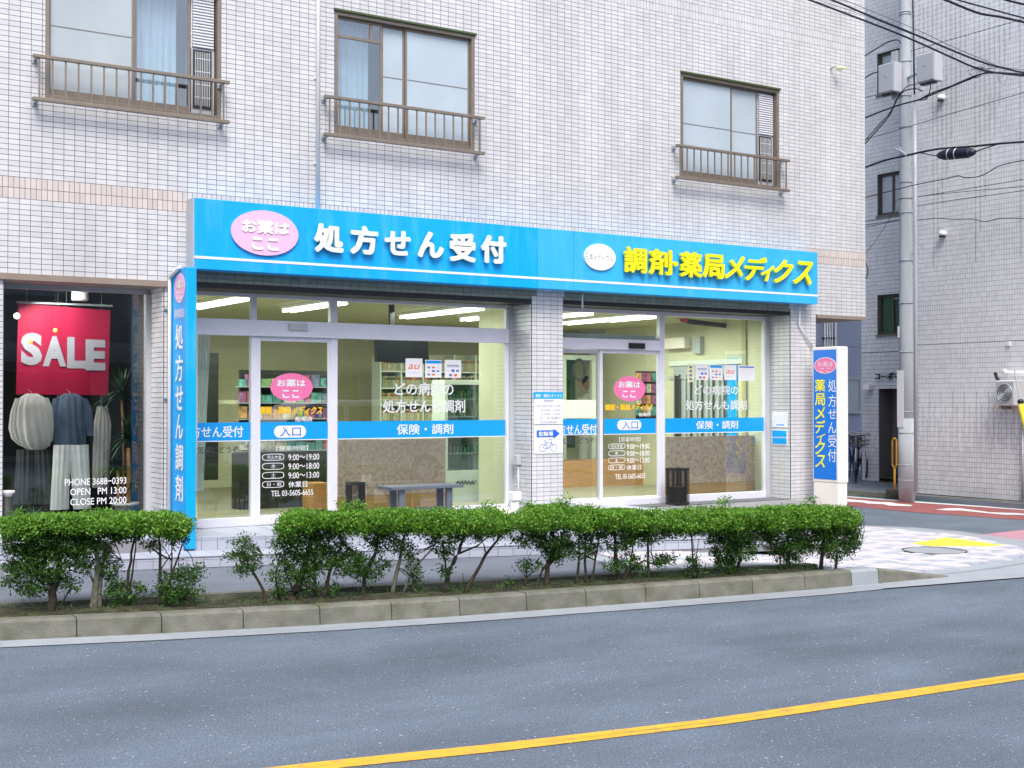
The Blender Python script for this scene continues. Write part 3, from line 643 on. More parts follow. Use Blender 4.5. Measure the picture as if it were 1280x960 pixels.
# ---- shopfronts (frames in aluminium), sub-parts: panes, doors, film, print
def front(lab, x0, x1, ztop): 
    b = MB(); return b
GF = .39                              # front face of the frames
f1 = MB(); P = lambda u, v, y=GF: PY(u, v, y)
zt, zs = 2.835, .385
def vbar(mb, u0, u1, z0, z1, v=520, d=.07, y=GF): a, c = P(u0, v, y)[0], P(u1, v, y)[0]; mb.box((a, y, z0), (c, y+d, z1)); return a, c
tz0, tz1 = PY(440, 398, GF)[2], PY(440, 421, GF)[2]      # transom beam
tzt, tzb = 2.555, 2.385
f1.box((4.25, GF-.03, tzb), (8.29, GF+.08, tzt)); f1.box((4.25, GF, 2.795), (8.29, GF+.07, zt-.002)); f1.box((4.25, GF-.01, .382), (8.29, GF+.07, .475))
a1 = vbar(f1, 314, 321, .475, 2.795); a2 = vbar(f1, 413, 422, .475, 2.795); a3 = vbar(f1, 633, 640, .475, 2.795)
f1.box((4.25, GF, .475), (4.30, GF+.07, 2.795))
F1 = f1.build('shopfront', M['alu'], bld, bevel=.004, label='left shopfront of the pharmacy with entrance door')
f2 = MB(); f2.box((8.83, GF, 2.80), (12.53, GF+.07, 2.85)); zb2 = PY(760, 431, GF)[2]
X829 = P(825, 520)[0]
f2.box((8.83, GF-.03, 2.345), (X829, GF+.08, 2.475)); f2.box((X829, GF-.01, .372), (12.50, GF+.07, .47)); f2.box((8.83, GF-.01, .372), (X829, GF+.05, .46))
b1 = vbar(f2, 825, 831, .47, 2.80); b2 = vbar(f2, 956, 962, .47, 2.80)
F2 = f2.build('shopfront', M['alu'], bld, bevel=.004, label='right shopfront of the pharmacy with sliding door')
MB().box((12.47, GF-.02, .372), (12.545, GF+.07, 2.86)).build('side_channel', M['alu_g'], F2, bevel=.003); MB().box((8.30, GF-.02, .382), (8.36, GF+.07, 2.83)).build('side_channel', M['alu_g'], F1, bevel=.003)
MB().box((8.83, GF+.085, 2.475), (X829, GF+.14, 2.54)).build('track_cover', M['alu_g'], F2)
def pane(fr, u0, u1, z0, z1, m='glass', y=GF+.03, v=520): 
    a, c = P(u0, v, y)[0], P(u1, v, y)[0]; return bx('pane', M[m], (a, y, z0), (c, y+.006, z1), fr)
for u0, u1 in ((247, 314), (321, 413), (422, 633)): pane(F1, u0, u1, 2.555, 2.795, v=385)
pane(F1, 247, 314, .475, 2.385); pane(F1, 422, 633, .475, 2.385)
pane(F2, 703, 825, 2.476, 2.80, v=400); pane(F2, 831, 956, .47, 2.80)
def door(fr, u0, u1, z0, z1, y, nm='sliding_door'):
    a, c = P(u0, 520, y)[0], P(u1, 520, y)[0]; t = .05; b = MB()
    b.box((a, y, z0), (a+.045, y+.035, z1)); b.box((c-t, y, z0), (c, y+.035, z1)); b.box((a+.045, y, z0), (c-t, y+.035, z0+.085)); b.box((a+.045, y, z1-.045), (c-t, y+.035, z1))
    o = b.build(nm, M['alu'], fr, bevel=.003); bx('door_pane', M['glass'], (a+.045, y+.015, z0+.085), (c-t, y+.021, z1-.045), fr); return o
door(F1, 320.5, 415.5, .40, 2.383, GF+.01); door(F2, 750, 826, .40, 2.343, GF+.01); door(F2, 690, 752, .40, 2.34, GF+.075)
bx('door_sensor', M['alu_g'], *[tuple(q) for q in ((P(359, 410)[0], GF-.06, PY(370, 413, GF)[2]), (P(382, 410)[0], GF-.031, PY(370, 405.5, GF)[2]))], F1, .006)
bx('door_sensor', M['black'], *[tuple(q) for q in ((P(783.5, 432)[0], GF-.065, PY(793, 436, GF)[2]), (P(803, 432)[0], GF-.031, PY(793, 429, GF)[2]))], F2, .008)
PYN = GF+.028                        # film and print lie on the outer face of the panes
YD = GF+.022
def strip(fr, u0, u1, y, m='stripe', zt_=None, zb_=None):
    a, c = P(u0, 530, y)[0], P(u1, 530, y)[0]; bx('window_film', M[m], (a, y-.002, 1.283), (c, y, 1.472), fr)
    bx('film_edge', M['print_w'], (a, y-.0021, 1.274), (c, y-.0001, 1.2825), fr)
strip(F1, 247, 313.5, PYN); strip(F1, 324, 410.5, YD); strip(F1, 422, 633, PYN); strip(F2, 831.5, 956, PYN); strip(F2, 755, 819.5, YD); strip(F2, 703, 746, GF+.088)
def t(fr, txt, box, m, y=PYN-.003, bold=.0, **k): return txt_px('lettering', txt, box, y, M[m], fr, 0, bold, **k)
t(F1, '方せん受付', (238, 532.5, 304, 547), 'print_w', bold=.015); t(F1, 'お気軽にどうぞ', (238, 558, 298, 567), 'print_k', bold=.01)
t(F2, '方せん受付', (698, 530, 746, 543), 'print_w', y=GF+.084, bold=.015); t(F2, 'お気軽にどうぞ', (694, 547, 743, 555), 'print_k', y=GF+.084, bold=.01)
ell = lambda fr, uc, vc, ru, rv, m, y, nm: ell_px(nm, uc, vc, ru, rv, y, M[m], fr, .0015)
y_ = YD-.001
ell(F1, 364.5, 484, 26.5, 17.5, 'pink', y_, 'sticker'); t(F1, 'お薬は', (346, 474, 382, 483.5), 'print_w', y_-.003, .035); t(F1, 'ここ', (353, 487.5, 374, 497.5), 'print_w', y_-.003, .045)
t(F1, '調剤・薬局', (323, 508, 363.5, 518), 'gold', y_, .045); t(F1, 'メディクス', (365, 507.5, 403, 518), 'gold', y_, .035, shear=.3); t(F1, '船堀店', (369, 520.5, 390.5, 527), 'print_w', y_, .01)
pill_px('sticker', 342.5, 532, 382.5, 547, y_-.003, M['print_w'], F1); t(F1, '入口', (350, 533.5, 376, 545.5), 'blue_t', y_-.006, .01)
t(F1, '【営業時間】', (345, 557, 385, 563), 'print_g', y_, .0)
for k, (a, b_) in enumerate((('月火木金', '9:00〜19:00'), ('水', '9:00〜18:00'), ('土', '9:00〜13:00'), ('日・祝', '休業日'))):
    v0 = 567.5+k*11.3
    t(F1, b_, (360.5, v0, 399 if k < 3 else 384, v0+7.6), 'print_w', y_, .004); t(F1, a, (334, v0+1.5, 334+18 if k in (0, 3) else 345, v0+6.5) if k in (0, 3) else (339, v0+1.2, 344.5, v0+6.5), 'print_w', y_, 0)
    c = [PY(328.5+13*(1), v0+4, y_)]; rx = (PY(354.5, v0+4, y_)[0]-PY(328.5, v0+4, y_)[0])/2; rz = .030; q = MB(); cx = PY(341.5, v0+4, y_); n_ = 28
    for i in range(n_):
        A = 2*math.pi*i/n_; B_ = 2*math.pi*(i+1)/n_
        def sp_(a, r): return (cx[0]+math.copysign(abs(math.cos(a))**.45, math.cos(a))*(rx+r), y_-.001, cx[2]+math.copysign(abs(math.sin(a))**.6, math.sin(a))*(rz+r))
        q.add([sp_(A, 0), sp_(B_, 0), sp_(B_, .006), sp_(A, .006)], [(0, 1, 2, 3)])
    q.build('lettering', M['print_w'], F1)
t(F1, 'TEL 03-5605-6655', (339, 612.5, 391.5, 619.5), 'print_w', y_, .004)
t(F1, 'どの病院の', (493.5, 478, 567, 494.5), 'print_g', PYN-.0035, .018); t(F1, '処方せんも調剤', (478.5, 499.5, 581.5, 516), 'print_g', PYN-.0035, .018); t(F1, '保険・調剤', (496, 529.8, 566.5, 543), 'print_w', PYN-.003, .012)
# right shop print
ell(F2, 787, 486, 19.8, 15.5, 'pink', y_, 'sticker'); t(F2, 'お薬は', (773, 476.5, 800.5, 485), 'print_w', y_-.003, .035); t(F2, 'ここ', (778, 488.5, 794.5, 497), 'print_w', y_-.003, .045)
t(F2, '調剤・薬局', (756.5, 505, 787.5, 513), 'gold', y_, .045); t(F2, 'メディクス', (788.5, 504.5, 816, 512.5), 'gold', y_, .035, shear=.3); t(F2, '船堀店', (798.5, 516, 813.5, 520.5), 'print_w', y_, .01)
pill_px('sticker', 771.5, 525, 801.5, 537.5, y_-.003, M['print_w'], F2); t(F2, '入口', (777.5, 526, 797.5, 536.5), 'blue_t', y_-.006, .01)
t(F2, '【営業時間】', (774, 546.5, 800.5, 552), 'print_g', y_, .0)
for k, (a, b_) in enumerate((('月火木金', '9:00〜19:00'), ('水', '9:00〜18:00'), ('土', '9:00〜13:00'), ('日・祝', '休業日'))):
    v0 = 554.5+k*8.8
    t(F2, b_, (783.5, v0, 812 if k < 3 else 801.5, v0+6.6), 'print_w', y_, .004); t(F2, a, (763.5, v0+1, 778.5, v0+5.5) if k in (0, 3) else (768.5, v0+1, 773, v0+5.5), 'print_w', y_, 0)
    rx = (PY(781, v0, y_)[0]-PY(761, v0, y_)[0])/2; cx = PY(771, v0+3.3, y_); rz = .028; q = MB()
    for i in range(28):
        A = 2*math.pi*i/28; B_ = 2*math.pi*(i+1)/28
        q.add([sp_(A, 0), sp_(B_, 0), sp_(B_, .006), sp_(A, .006)], [(0, 1, 2, 3)])
    q.build('lettering', M['print_w'], F2)
t(F2, 'TEL 03-5605-6655', (769, 592, 806.5, 598.5), 'print_w', y_, .004)
t(F2, 'どの病院の', (868.5, 481.5, 923, 493.5), 'print_g', PYN-.0035, .018); t(F2, '処方せんも調剤', (857, 500, 933.5, 512.5), 'print_g', PYN-.0035, .018); t(F2, '保険・調剤', (870, 525.8, 922.5, 536.3), 'print_w', PYN-.003, .012)
# small stickers: paper with print
def sticker(fr, box, m, kind):
    lo, hi = rect_px(box, PYN, .0015); W, H = hi[0]-lo[0], hi[2]-lo[2]; s = bx('sticker', M[m], lo, hi, fr, .0)
    y = PYN-.0018
    def R(a, b_, c, d_, mm): bx('print', M[mm], (lo[0]+a*W, y-.0006, lo[2]+b_*H), (lo[0]+c*W, y, lo[2]+d_*H), s)
    if kind == 'au':
        letters(MB(), 'au', (lo[0]+.14*W, y, lo[2]+.42*H), EX, EZ, .72*W, .26*H, NY, 0, .01, .3).build('lettering', M['print_r'], s); R(.14, .2, .86, .25, 'print_g')
    elif kind == 'cards':
        R(.03, .80, .97, .96, 'stripe')
        for i in range(3):
            for j in range(3): R(.13+.28*i, .12+.2*j, .31+.28*i, .22+.2*j, ('print_s', 'print_r', 'print_g', 'blue_t')[(i+2*j) % 4])
    elif kind == 'cards2':
        R(.2, .85, .8, .88, 'print_g'); R(.13, .68, .88, .73, 'print_s'); R(.13, .60, .88, .64, 'print_s')
        for i in range(3): R(.12+.28*i, .33, .31+.28*i, .47, ('print_g', 'blue_t', 'print_s')[i])
        for i in range(2): R(.25+.3*i, .08, .45+.3*i, .22, ('print_s', 'print_r')[i])
    elif kind == 'list':
        R(.05, .86, .95, .94, 'blue_t')
        for i in range(6): R(.1, .12+.11*i, .9, .135+.11*i, 'print_g')
    elif kind == 'vert':
        for i in range(4): R(.25, .08+.22*i, .75, .22+.22*i, 'print_s')
for fr, bxs, m, kd in ((F1, (507, 448, 528, 471.3), 'paper', 'au'), (F1, (531.5, 450, 551.8, 472), 'paper', 'cards'), (F1, (556, 450, 576.3, 472.3), 'paper', 'cards2'),
                       (F2, (859.5, 454.5, 867, 477.5), 'paper_y', 'vert'), (F2, (870, 455, 885.3, 474.8), 'paper', 'cards2'), (F2, (887.5, 456, 903, 475), 'paper', 'cards'), (F2, (905.3, 456.3, 920, 475), 'paper', 'au'), (F2, (923, 457, 943.3, 476), 'paper', 'list')): sticker(fr, bxs, m, kd)
# boutique glass
f3 = MB(); f3.box((2.52, GF, 2.775), (3.998, GF+.06, 2.82)); f3.box((3.945, GF-.02, .385), (3.996, GF+.06, 2.775)); f3.box((2.515, GF, .385), (2.55, GF+.06, 2.775)); f3.box((2.55, GF, .385), (3.945, GF+.06, .46))
F3 = f3.build('shopfront', M['alu_g'], bld, label='boutique window with dark glass'); bx('pane', M['glass_d'], (2.55, GF+.03, .46), (3.945, GF+.036, 2.775), F3)
for tx_, bb in (('PHONE 3688−0393', (81, 597.5, 158, 606)), ('OPEN   PM 13:00', (88, 609.5, 158, 618)), ('CLOSE PM 20:00', (88, 622, 158, 630.5))): t(F3, tx_, bb, 'print_w', PYN, .012)
# ================================================================ SIGNS
SY = -.20
fs = thing('fascia_sign', 'long blue fascia sign with white and yellow raised lettering above the pharmacy', 'shop sign', (8.4, -.1, 3.0))
sx0, sx1 = PY(243, 290, SY)[0], PY(1022, 345, SY)[0]; sz0, sz1 = 3.0, 3.70
cuts = [sx0, PY(672, 300, SY)[0], PY(717, 300, SY)[0], sx1]
for i, mm in enumerate(('blue', 'blue_r', 'blue_r')):
    MB().box((cuts[i]+(.003 if i else 0), SY, sz0), (cuts[i+1], -.004, sz1)).build('panel', M[mm], fs, bevel=.004)
bx('trim_line', M['print_w'], (sx0, SY-.003, sz0+.103), (sx1, SY-.0005, sz0+.128), fs)
bx('end_cap', M['alu_g'], (sx0-.014, SY+.004, sz0), (sx0-.001, -.004, sz1), fs)
def place_chars(name, chars, boxes, Y, m, parent, depth, bold, shear=0.):
    for c, b in zip(chars, boxes): txt_px(name, c, b, Y, m, parent, depth, bold, shear)
place_chars('letter', '処方せん受付', [(392, 280, 428.5, 316), (437, 282.5, 471.5, 318.5), (480, 288.5, 512, 319.5), (521.5, 290, 553.5, 322.5), (561, 291.5, 593.5, 327.5), (600.5, 294.5, 631.5, 329.5)], SY-.03, M['cream_l'], fs, .025, .042)
YB_ = 0
place_chars('letter', '調剤・薬局', [(779, 309, 807, 341.5), (810, 311.5, 838.5, 344), (839.5, 327, 846, 333), (848.5, 315, 876, 347), (877.5, 318, 904, 348.5)], SY-.035, M['yellow'], fs, .03, .030)
fs_dot = [o for o in fs.children if o.name.startswith('letter')]
place_chars('letter', 'メディクス', [(904, 320, 929.5, 349), (929.5, 321, 957, 351.5), (950, 332, 966.5, 352), (966, 325, 990.5, 354.5), (990.5, 326.5, 1014.5, 356)], SY-.035, M['yellow'], fs, .03, .026, .28)
o = ell_px('badge', 330, 291.5, 42, 28, SY-.002, M['pink_l'], fs, .022)
txt_px('lettering', 'お薬は', (302, 275.5, 361.5, 292.5), SY-.026, M['cream_l'], fs, .006, .045); txt_px('lettering', 'ここ', (314.5, 297.5, 348.5, 313), SY-.026, M['cream_l'], fs, .006, .06)
ell_px('badge', 749, 321.5, 19.5, 16.5, SY-.002, M['cream_l'], fs, .02); txt_px('lettering', '日本メディカル', (732, 317, 766.5, 326), SY-.023, M['print_s'], fs, 0, -.004)
for u in (731,):
    p = PY(u, 375, SY+.05); MB().tube([(p[0], SY+.1, 3.0), (p[0]+.03, SY+.14, 2.78)], .012).build('stay_rod', M['galv'], fs, smooth=True)
p = PY(1006, 380, SY+.05); MB().tube([(p[0], -.06, 3.0), (p[0]+.02, -.03, 2.72), (12.95, -.03, 2.42)], .012).build('cable_duct', M['white'], fs, smooth=True)
# projecting vertical sign: printed face looks along -x
VX0, VX1, VY0, VY1 = 4.075, 4.175, -.475, -.03
vs = thing('vertical_sign', 'tall blue vertical sign standing out from the wall left of the pharmacy entrance', 'shop sign', (4.12, -.25, .27))
MB().box((VX0, VY0, .275), (VX1, VY1, 2.985)).build('case', M['blue'], vs, bevel=.008); bx('foot', M['black'], (VX0+.01, VY0+.03, .235), (VX1-.01, VY1, .274), vs)
def txt_x(name, txt, u0, v0, u1, v1, X, m, parent, bold=.0, depth=.0, shear=0.):
    """lettering on a plane x = X facing -x (u grows towards the street)"""
    vm = (v0+v1)/2; a, c = PX(u0, vm, X), PX(u1, vm, X); um = (u0+u1)/2; zt_, zb_ = PX(um, v0, X)[2], PX(um, v1, X)[2]
    return letters(MB(), txt, (X, a[1], zb_), (0, -1, 0), EZ, a[1]-c[1], zt_-zb_, (-1, 0, 0), depth, bold, shear).build(name, m, parent)
X_ = VX0-.003
yc, rz = PX(224.6, 360, X_), .145; ry = (PX(218, 360, X_)[1]-PX(231, 360, X_)[1])/2
MB().prism([(X_, (PX(218, 360, X_)[1]+PX(231, 360, X_)[1])/2+ry*math.cos(a), yc[2]+rz*math.sin(a)) for a in np.linspace(0, 2*math.pi, 36, endpoint=False)], (.002, 0, 0)).build('badge', M['pink_l'], vs)
txt_x('lettering', 'お薬は', 219.3, 350, 229.7, 361, X_-.003, M['cream_l'], vs, .03); txt_x('lettering', 'ここ', 220.5, 365, 228.5, 374, X_-.003, M['cream_l'], vs, .04)
txt_x('lettering', '保険薬局', 217.8, 386, 230.5, 398, X_, M['print_w'], vs, .01)
for c, (v0, v1) in zip('処方せん調剤', ((405, 437), (444, 477), (482, 513), (518, 549), (555, 588), (594, 627))): txt_x('letter', c, 219.5, v0, 228.8, v1, X_, M['print_w'], vs, .02, .002)
# white pipe beside it
pp = thing('conduit_pipe', 'thin white pipe on the wall just left of the tall blue vertical sign', 'pipe', (3.98, -.04, .4))
px_ = PY(212, 500, -.04)[0]
MB().tube([(VX0-.002, -.30, 2.995), (px_+.01, -.28, 2.99), (px_, -.25, 2.97), (px_, -.05, 2.93), (px_, -.04, 2.88), (px_, -.04, .40)], .020, 10).build('pipe', M['white'], pp, smooth=True)
for z in (2.6, 1.72, .62): bx('clip', M['galv'], (px_-.05, -.03, z), (px_+.03, -.0005, z+.02), pp)
dp = thing('down_pipe', 'slim white pipe running down the tiled upper wall left of the middle window', 'pipe', (5.66, -.02, 3.8))
pxx = PY(397.5, 130, -.03)[0]
MB().tube([(pxx, -.03, 8.5), (pxx, -.03, 3.70)], .021, 10).build('pipe', M['white'], dp, smooth=True)
for z in (4.2, 5.1, 6.0, 7.0): bx('clip', M['white'], (pxx-.035, -.012, z), (pxx+.035, -.0005, z+.025), dp)
# pylon sign
PX0, PX1, PYa, PYb = 12.75, 12.94, -.67, -.215
ps = thing('pylon_sign', 'upright blue and cream pharmacy pylon sign at the corner of the building', 'shop sign', (12.85, -.44, .12))
MB().box((PX0, PYa, .62), (PX1, PYb, 2.415)).build('case', M['cream'], ps, bevel=.012); MB().box((PX0+.006, PYa+.012, .10), (PX1-.012, PYb-.01, .619)).build('base', M['cream'], ps, bevel=.006)
bx('face', M['blue_v'], (PX0-.004, PYa+.03, .66), (PX0-.0005, PYb-.022, 2.375), ps)
X_ = PX0-.006; c = PX(1031.3, 457, X_); ry = (PX(1018.5, 457, X_)[1]-PX(1044.5, 457, X_)[1])/2; rz = (PX(1031, 447.5, X_)[2]-PX(1031, 467, X_)[2])/2
for k, (s_, mm) in enumerate(((1.06, 'print_w'), (1., 'pink'))):
    MB().prism([(X_-.002*k, (PX(1018.5, 457, X_)[1]+PX(1044.5, 457, X_)[1])/2+s_*ry*math.cos(a), c[2]+s_*rz*math.sin(a)) for a in np.linspace(0, 2*math.pi, 40, endpoint=False)], (.0015, 0, 0)).build('badge', M[mm], ps)
txt_x('lettering', 'お薬は', 1022.5, 452, 1041, 458.3, X_-.005, M['print_w'], ps, .0); txt_x('lettering', 'ここ', 1025, 460, 1038.5, 465.5, X_-.005, M['print_w'], ps, .0)
for c, (v0, v1) in zip('薬局メディクス', ((474, 489.5), (491.5, 507), (508.5, 524.5), (525, 542), (542, 550.5), (550.5, 568), (568.5, 584.5))): txt_x('letter', c, 1018.8+(2 if c == 'ィ' else 0), v0, 1031.5, v1, X_, M['gold'] if 0 else M['yellow'], ps, .02, 0, .2 if c in 'メディクス' else 0)
for c, (v0, v1) in zip('処方せん受付', ((474.5, 490), (493.5, 508.5), (511.5, 523.5), (527.5, 541.5), (543.5, 559), (561.5, 577.5))): txt_x('letter', c, 1035.2, v0, 1045.3, v1, X_, M['print_w'], ps, .0)
# notices on the pillars
def notice(name, lab, cat, box, Y=-.003, th=.006):
    lo, hi = rect_px(box, Y, th); o = bx(name, M['paper'], lo, hi, None); tag(o, lab, cat); return o, lo, hi
o, lo, hi = notice('notice_board', 'white opening hours notice with blue header on the middle pillar', 'notice', (667.5, 490.5, 703, 530))
y = lo[1]-.0006; W = hi[0]-lo[0]; H = hi[2]-lo[2]
bx('header', M['blue'], (lo[0]-.01, y-.002, hi[2]-.2*H), (hi[0]+.003, y, hi[2]+.004), o)
def LT(txt, a, b_, c, d_, m, bold=0.): letters(MB(), txt, (lo[0]+a*W, y-.0025, lo[2]+b_*H), EX, EZ, (c-a)*W, (d_-b_)*H, NY, 0, bold).build('lettering', M[m], o)
LT('調剤・薬局メディクス', .04, .84, .96, .95, 'print_w', .01); LT('営業時間', .33, .70, .66, .77, 'print_s')
for k, s_ in enumerate(('月火木金 9:00〜19:00', '水 9:00〜18:00', '土 9:00〜13:00', '日・祝 休業日')): LT(s_, .08 if k == 0 else .2, .54-.13*k, .92, .61-.13*k, 'print_s')
LT('TEL 03-5605-6655', .2, .03, .8, .09, 'print_s')
o, lo, hi = notice('parking_notice', 'white bicycle parking notice with a blue arrow on the middle pillar', 'notice', (667.5, 531.8, 703, 566.8))
y = lo[1]-.0006; W = hi[0]-lo[0]; H = hi[2]-lo[2]; Q = lambda a, b_: (lo[0]+a*W, y, lo[2]+b_*H)
MB().prism([Q(.08, .58), Q(.68, .58), Q(.68, .52), Q(.90, .705), Q(.68, .89), Q(.68, .83), Q(.08, .83)][::-1], (0, -.001, 0)).build('arrow', M['blue_t'], o)
letters(MB(), '駐輪場', (lo[0]+.15*W, y-.003, lo[2]+.62*H), EX, EZ, .5*W, .17*H, NY, 0, .02).build('lettering', M['print_w'], o)
bk = MB()
def seg(a, b_, r=.012): 
    A, B_ = np.array(Q(*a)), np.array(Q(*b_)); dd = B_-A; nn = np.array([-dd[2], 0, dd[0]]); nn = nn/np.linalg.norm(nn)*.0036; bk.add([A+nn, B_+nn, B_-nn, A-nn], [(0, 1, 2, 3)])
for cx_ in (.30, .68):
    for i in range(20): a1_, a2_ = 2*math.pi*i/20, 2*math.pi*(i+1)/20; seg((cx_+.12*math.cos(a1_), .20+.125*math.sin(a1_)), (cx_+.12*math.cos(a2_), .20+.125*math.sin(a2_)))
for a, b_ in (((.30, .20), (.40, .38)), ((.40, .38), (.60, .38)), ((.60, .38), (.68, .20)), ((.50, .18), (.60, .38)), ((.50, .18), (.40, .38)), ((.30, .20), (.50, .18)), ((.40, .38), (.37, .45)), ((.32, .45), (.42, .45)), ((.60, .38), (.58, .49)), ((.52, .50), (.62, .49))): seg(a, b_)
bk.build('bicycle_emblem', M['blue_t'], o)
o, lo, hi = notice('paper_notice', 'small pale paper notice taped on the right pillar above a blue plate', 'notice', (965.5, 515, 985, 533.5), GF-.03)
X3 = 12.557                                     # the reveal of the right pillar faces left: these hang on it
def reveal_box(name, mm, box, lab, cat):
    u0, v0, u1, v1 = box; vm = (v0+v1)/2; a, c = PX(u0, vm, X3), PX(u1, vm, X3); z1_, z0_ = PX((u0+u1)/2, v0, X3)[2], PX((u0+u1)/2, v1, X3)[2]
    return tag(bx(name, M[mm], (X3-.012, c[1], z0_), (X3, a[1], z1_)), lab, cat), (c[1], a[1], z0_, z1_)
bpy.data.objects.remove(o)
o, (ya, yb_, za, zb_) = reveal_box('paper_notice', 'paper', (965.5, 515, 985, 534), 'small pale paper notice taped on the right pillar above a blue plate', 'notice')
for k in range(5): bx('print', M['print_g'], (X3-.0135, ya+.06*(yb_-ya), za+(.30+.12*k)*(zb_-za)), (X3-.0125, yb_-.12*(yb_-ya), za+(.33+.12*k)*(zb_-za)), o)
bx('print', M['stripe'], (X3-.0135, ya+.2*(yb_-ya), za+.12*(zb_-za)), (X3-.0125, yb_-.3*(yb_-ya), za+.19*(zb_-za)), o)
o, (ya, yb_, za, zb_) = reveal_box('address_plate', 'paper', (965.5, 537, 985, 556), 'blue plate split by a white line on the right pillar', 'plate')
for a, b_ in ((.06, .46), (.53, .94)): bx('plate_field', M['blue'], (X3-.0145, ya+.05*(yb_-ya), za+a*(zb_-za)), (X3-.0125, yb_-.05*(yb_-ya), za+b_*(zb_-za)), o)
# socket box on the middle pillar's reveal
sb = thing('socket_box', 'small grey outdoor socket box with a pipe on the side of the middle pillar', 'socket box', (8.36, .2, .9)); X4 = 8.357
a, c = PX(646.5, 575, X4), PX(651.5, 575, X4)
MB().box((X4-.06, c[1], PX(649, 581, X4)[2]), (X4-.001, a[1], PX(649, 569, X4)[2])).build('box', M['alu_g'], sb, bevel=.006); MB().tube([(X4-.02, c[1]+.03, PX(649, 581, X4)[2]), (X4-.02, c[1]+.03, .385)], .012).build('pipe', M['box'], sb, smooth=True)
# small lamp high on the wall
p = PY(1040, 86, 0); wl = thing('wall_lamp', 'tiny cream spotlight fixed high on the tiled wall near the corner', 'lamp', (p[0], -.05, p[2]))
MB().tube([(p[0]-.03, -.001, p[2]), (p[0]-.02, -.09, p[2]+.01)], .012).build('bracket', M['galv'], wl); MB().lathe((p[0]+.03, -.12, p[2]-.01), [(.02, -.03), (.045, -.02), (.05, .0), (.03, .03), (.01, .035)], 12).build('lamp_head', M['paper_y'], wl, smooth=True)
MB().tube([(p[0]+.05, -.12, p[2]-.02), (p[0]+.13, -.14, p[2]+.01)], .010).build('arm', M['paper_y'], wl)
# ================================================================ HEDGE
def hedge_plane(u, v, off=0.):
    """point on the vertical sheet that runs along the middle of the planting bed"""
    y = -3.1
    for _ in range(12):
        p = PY(u, v, y); y = (kerb_y(p[0])+back_y(p[0]))/2+off
    return PY(u, v, y)
def leaf_cloud(parent, name, ells, dens, size, m, top=None, seed=0, side=.24):
    R = np.random.RandomState(seed); C = []
    for (u, v, ru, rv, dy) in ells:
        c = hedge_plane(u, v, dy); s = np.linalg.norm(ray(u, v))*0+((c-CAM)@FW)/F; rx, rz = ru*s*1.12, rv*s
        ry = min(side, max(rx, .06)); n = int(dens*rx*rz*ry*4.2e5)+160
        # clumpy shell: clump centres on the surface, leaves round them
        k = max(8, n//34); d_ = R.normal(size=(k, 3)); d_ /= np.linalg.norm(d_, axis=1)[:, None]; rad = R.uniform(.55, 1.0, k)[:, None]
        cc = c+d_*rad*np.array([rx, ry, rz]); pts = cc[R.randint(0, k, n)]+R.normal(size=(n, 3))*np.array([.028, .028, .022]); C.append(pts)
    P = np.concatenate(C)
    if top is not None: P[:, 2] = np.where(P[:, 2] > top, top-np.abs(R.normal(size=len(P)))*.012, P[:, 2])
    P = P[P[:, 2] > .17]; n = len(P)
    a = R.normal(size=(n, 3)); a[:, 2] += .35; a /= np.linalg.norm(a, axis=1)[:, None]; b = np.cross(a, R.normal(size=(n, 3))); b /= np.linalg.norm(b, axis=1)[:, None]
    c2 = np.cross(a, b); L = size*R.uniform(.5, 1.45, n)[:, None]; Wd = L*.42
    V = np.stack([P-b*L, P+c2*Wd+a*L*.12, P+b*L, P-c2*Wd+a*L*.12], 1)-np.array(chain(parent)); Q = np.arange(4*n).reshape(-1, 4)
    me = bpy.data.meshes.new(name); me.vertices.add(4*n); me.vertices.foreach_set('co', V.ravel()); me.loops.add(4*n); me.loops.foreach_set('vertex_index', Q.ravel().astype(np.int32))
    me.polygons.add(n); me.polygons.foreach_set('loop_start', np.arange(n, dtype=np.int32)*4); me.polygons.foreach_set('loop_total', np.full(n, 4, np.int32)); me.polygons.foreach_set('use_smooth', np.zeros(n, bool)); me.update(calc_edges=True)
    return tag(link(name, me, m, parent), kind='stuff')
HT = .86
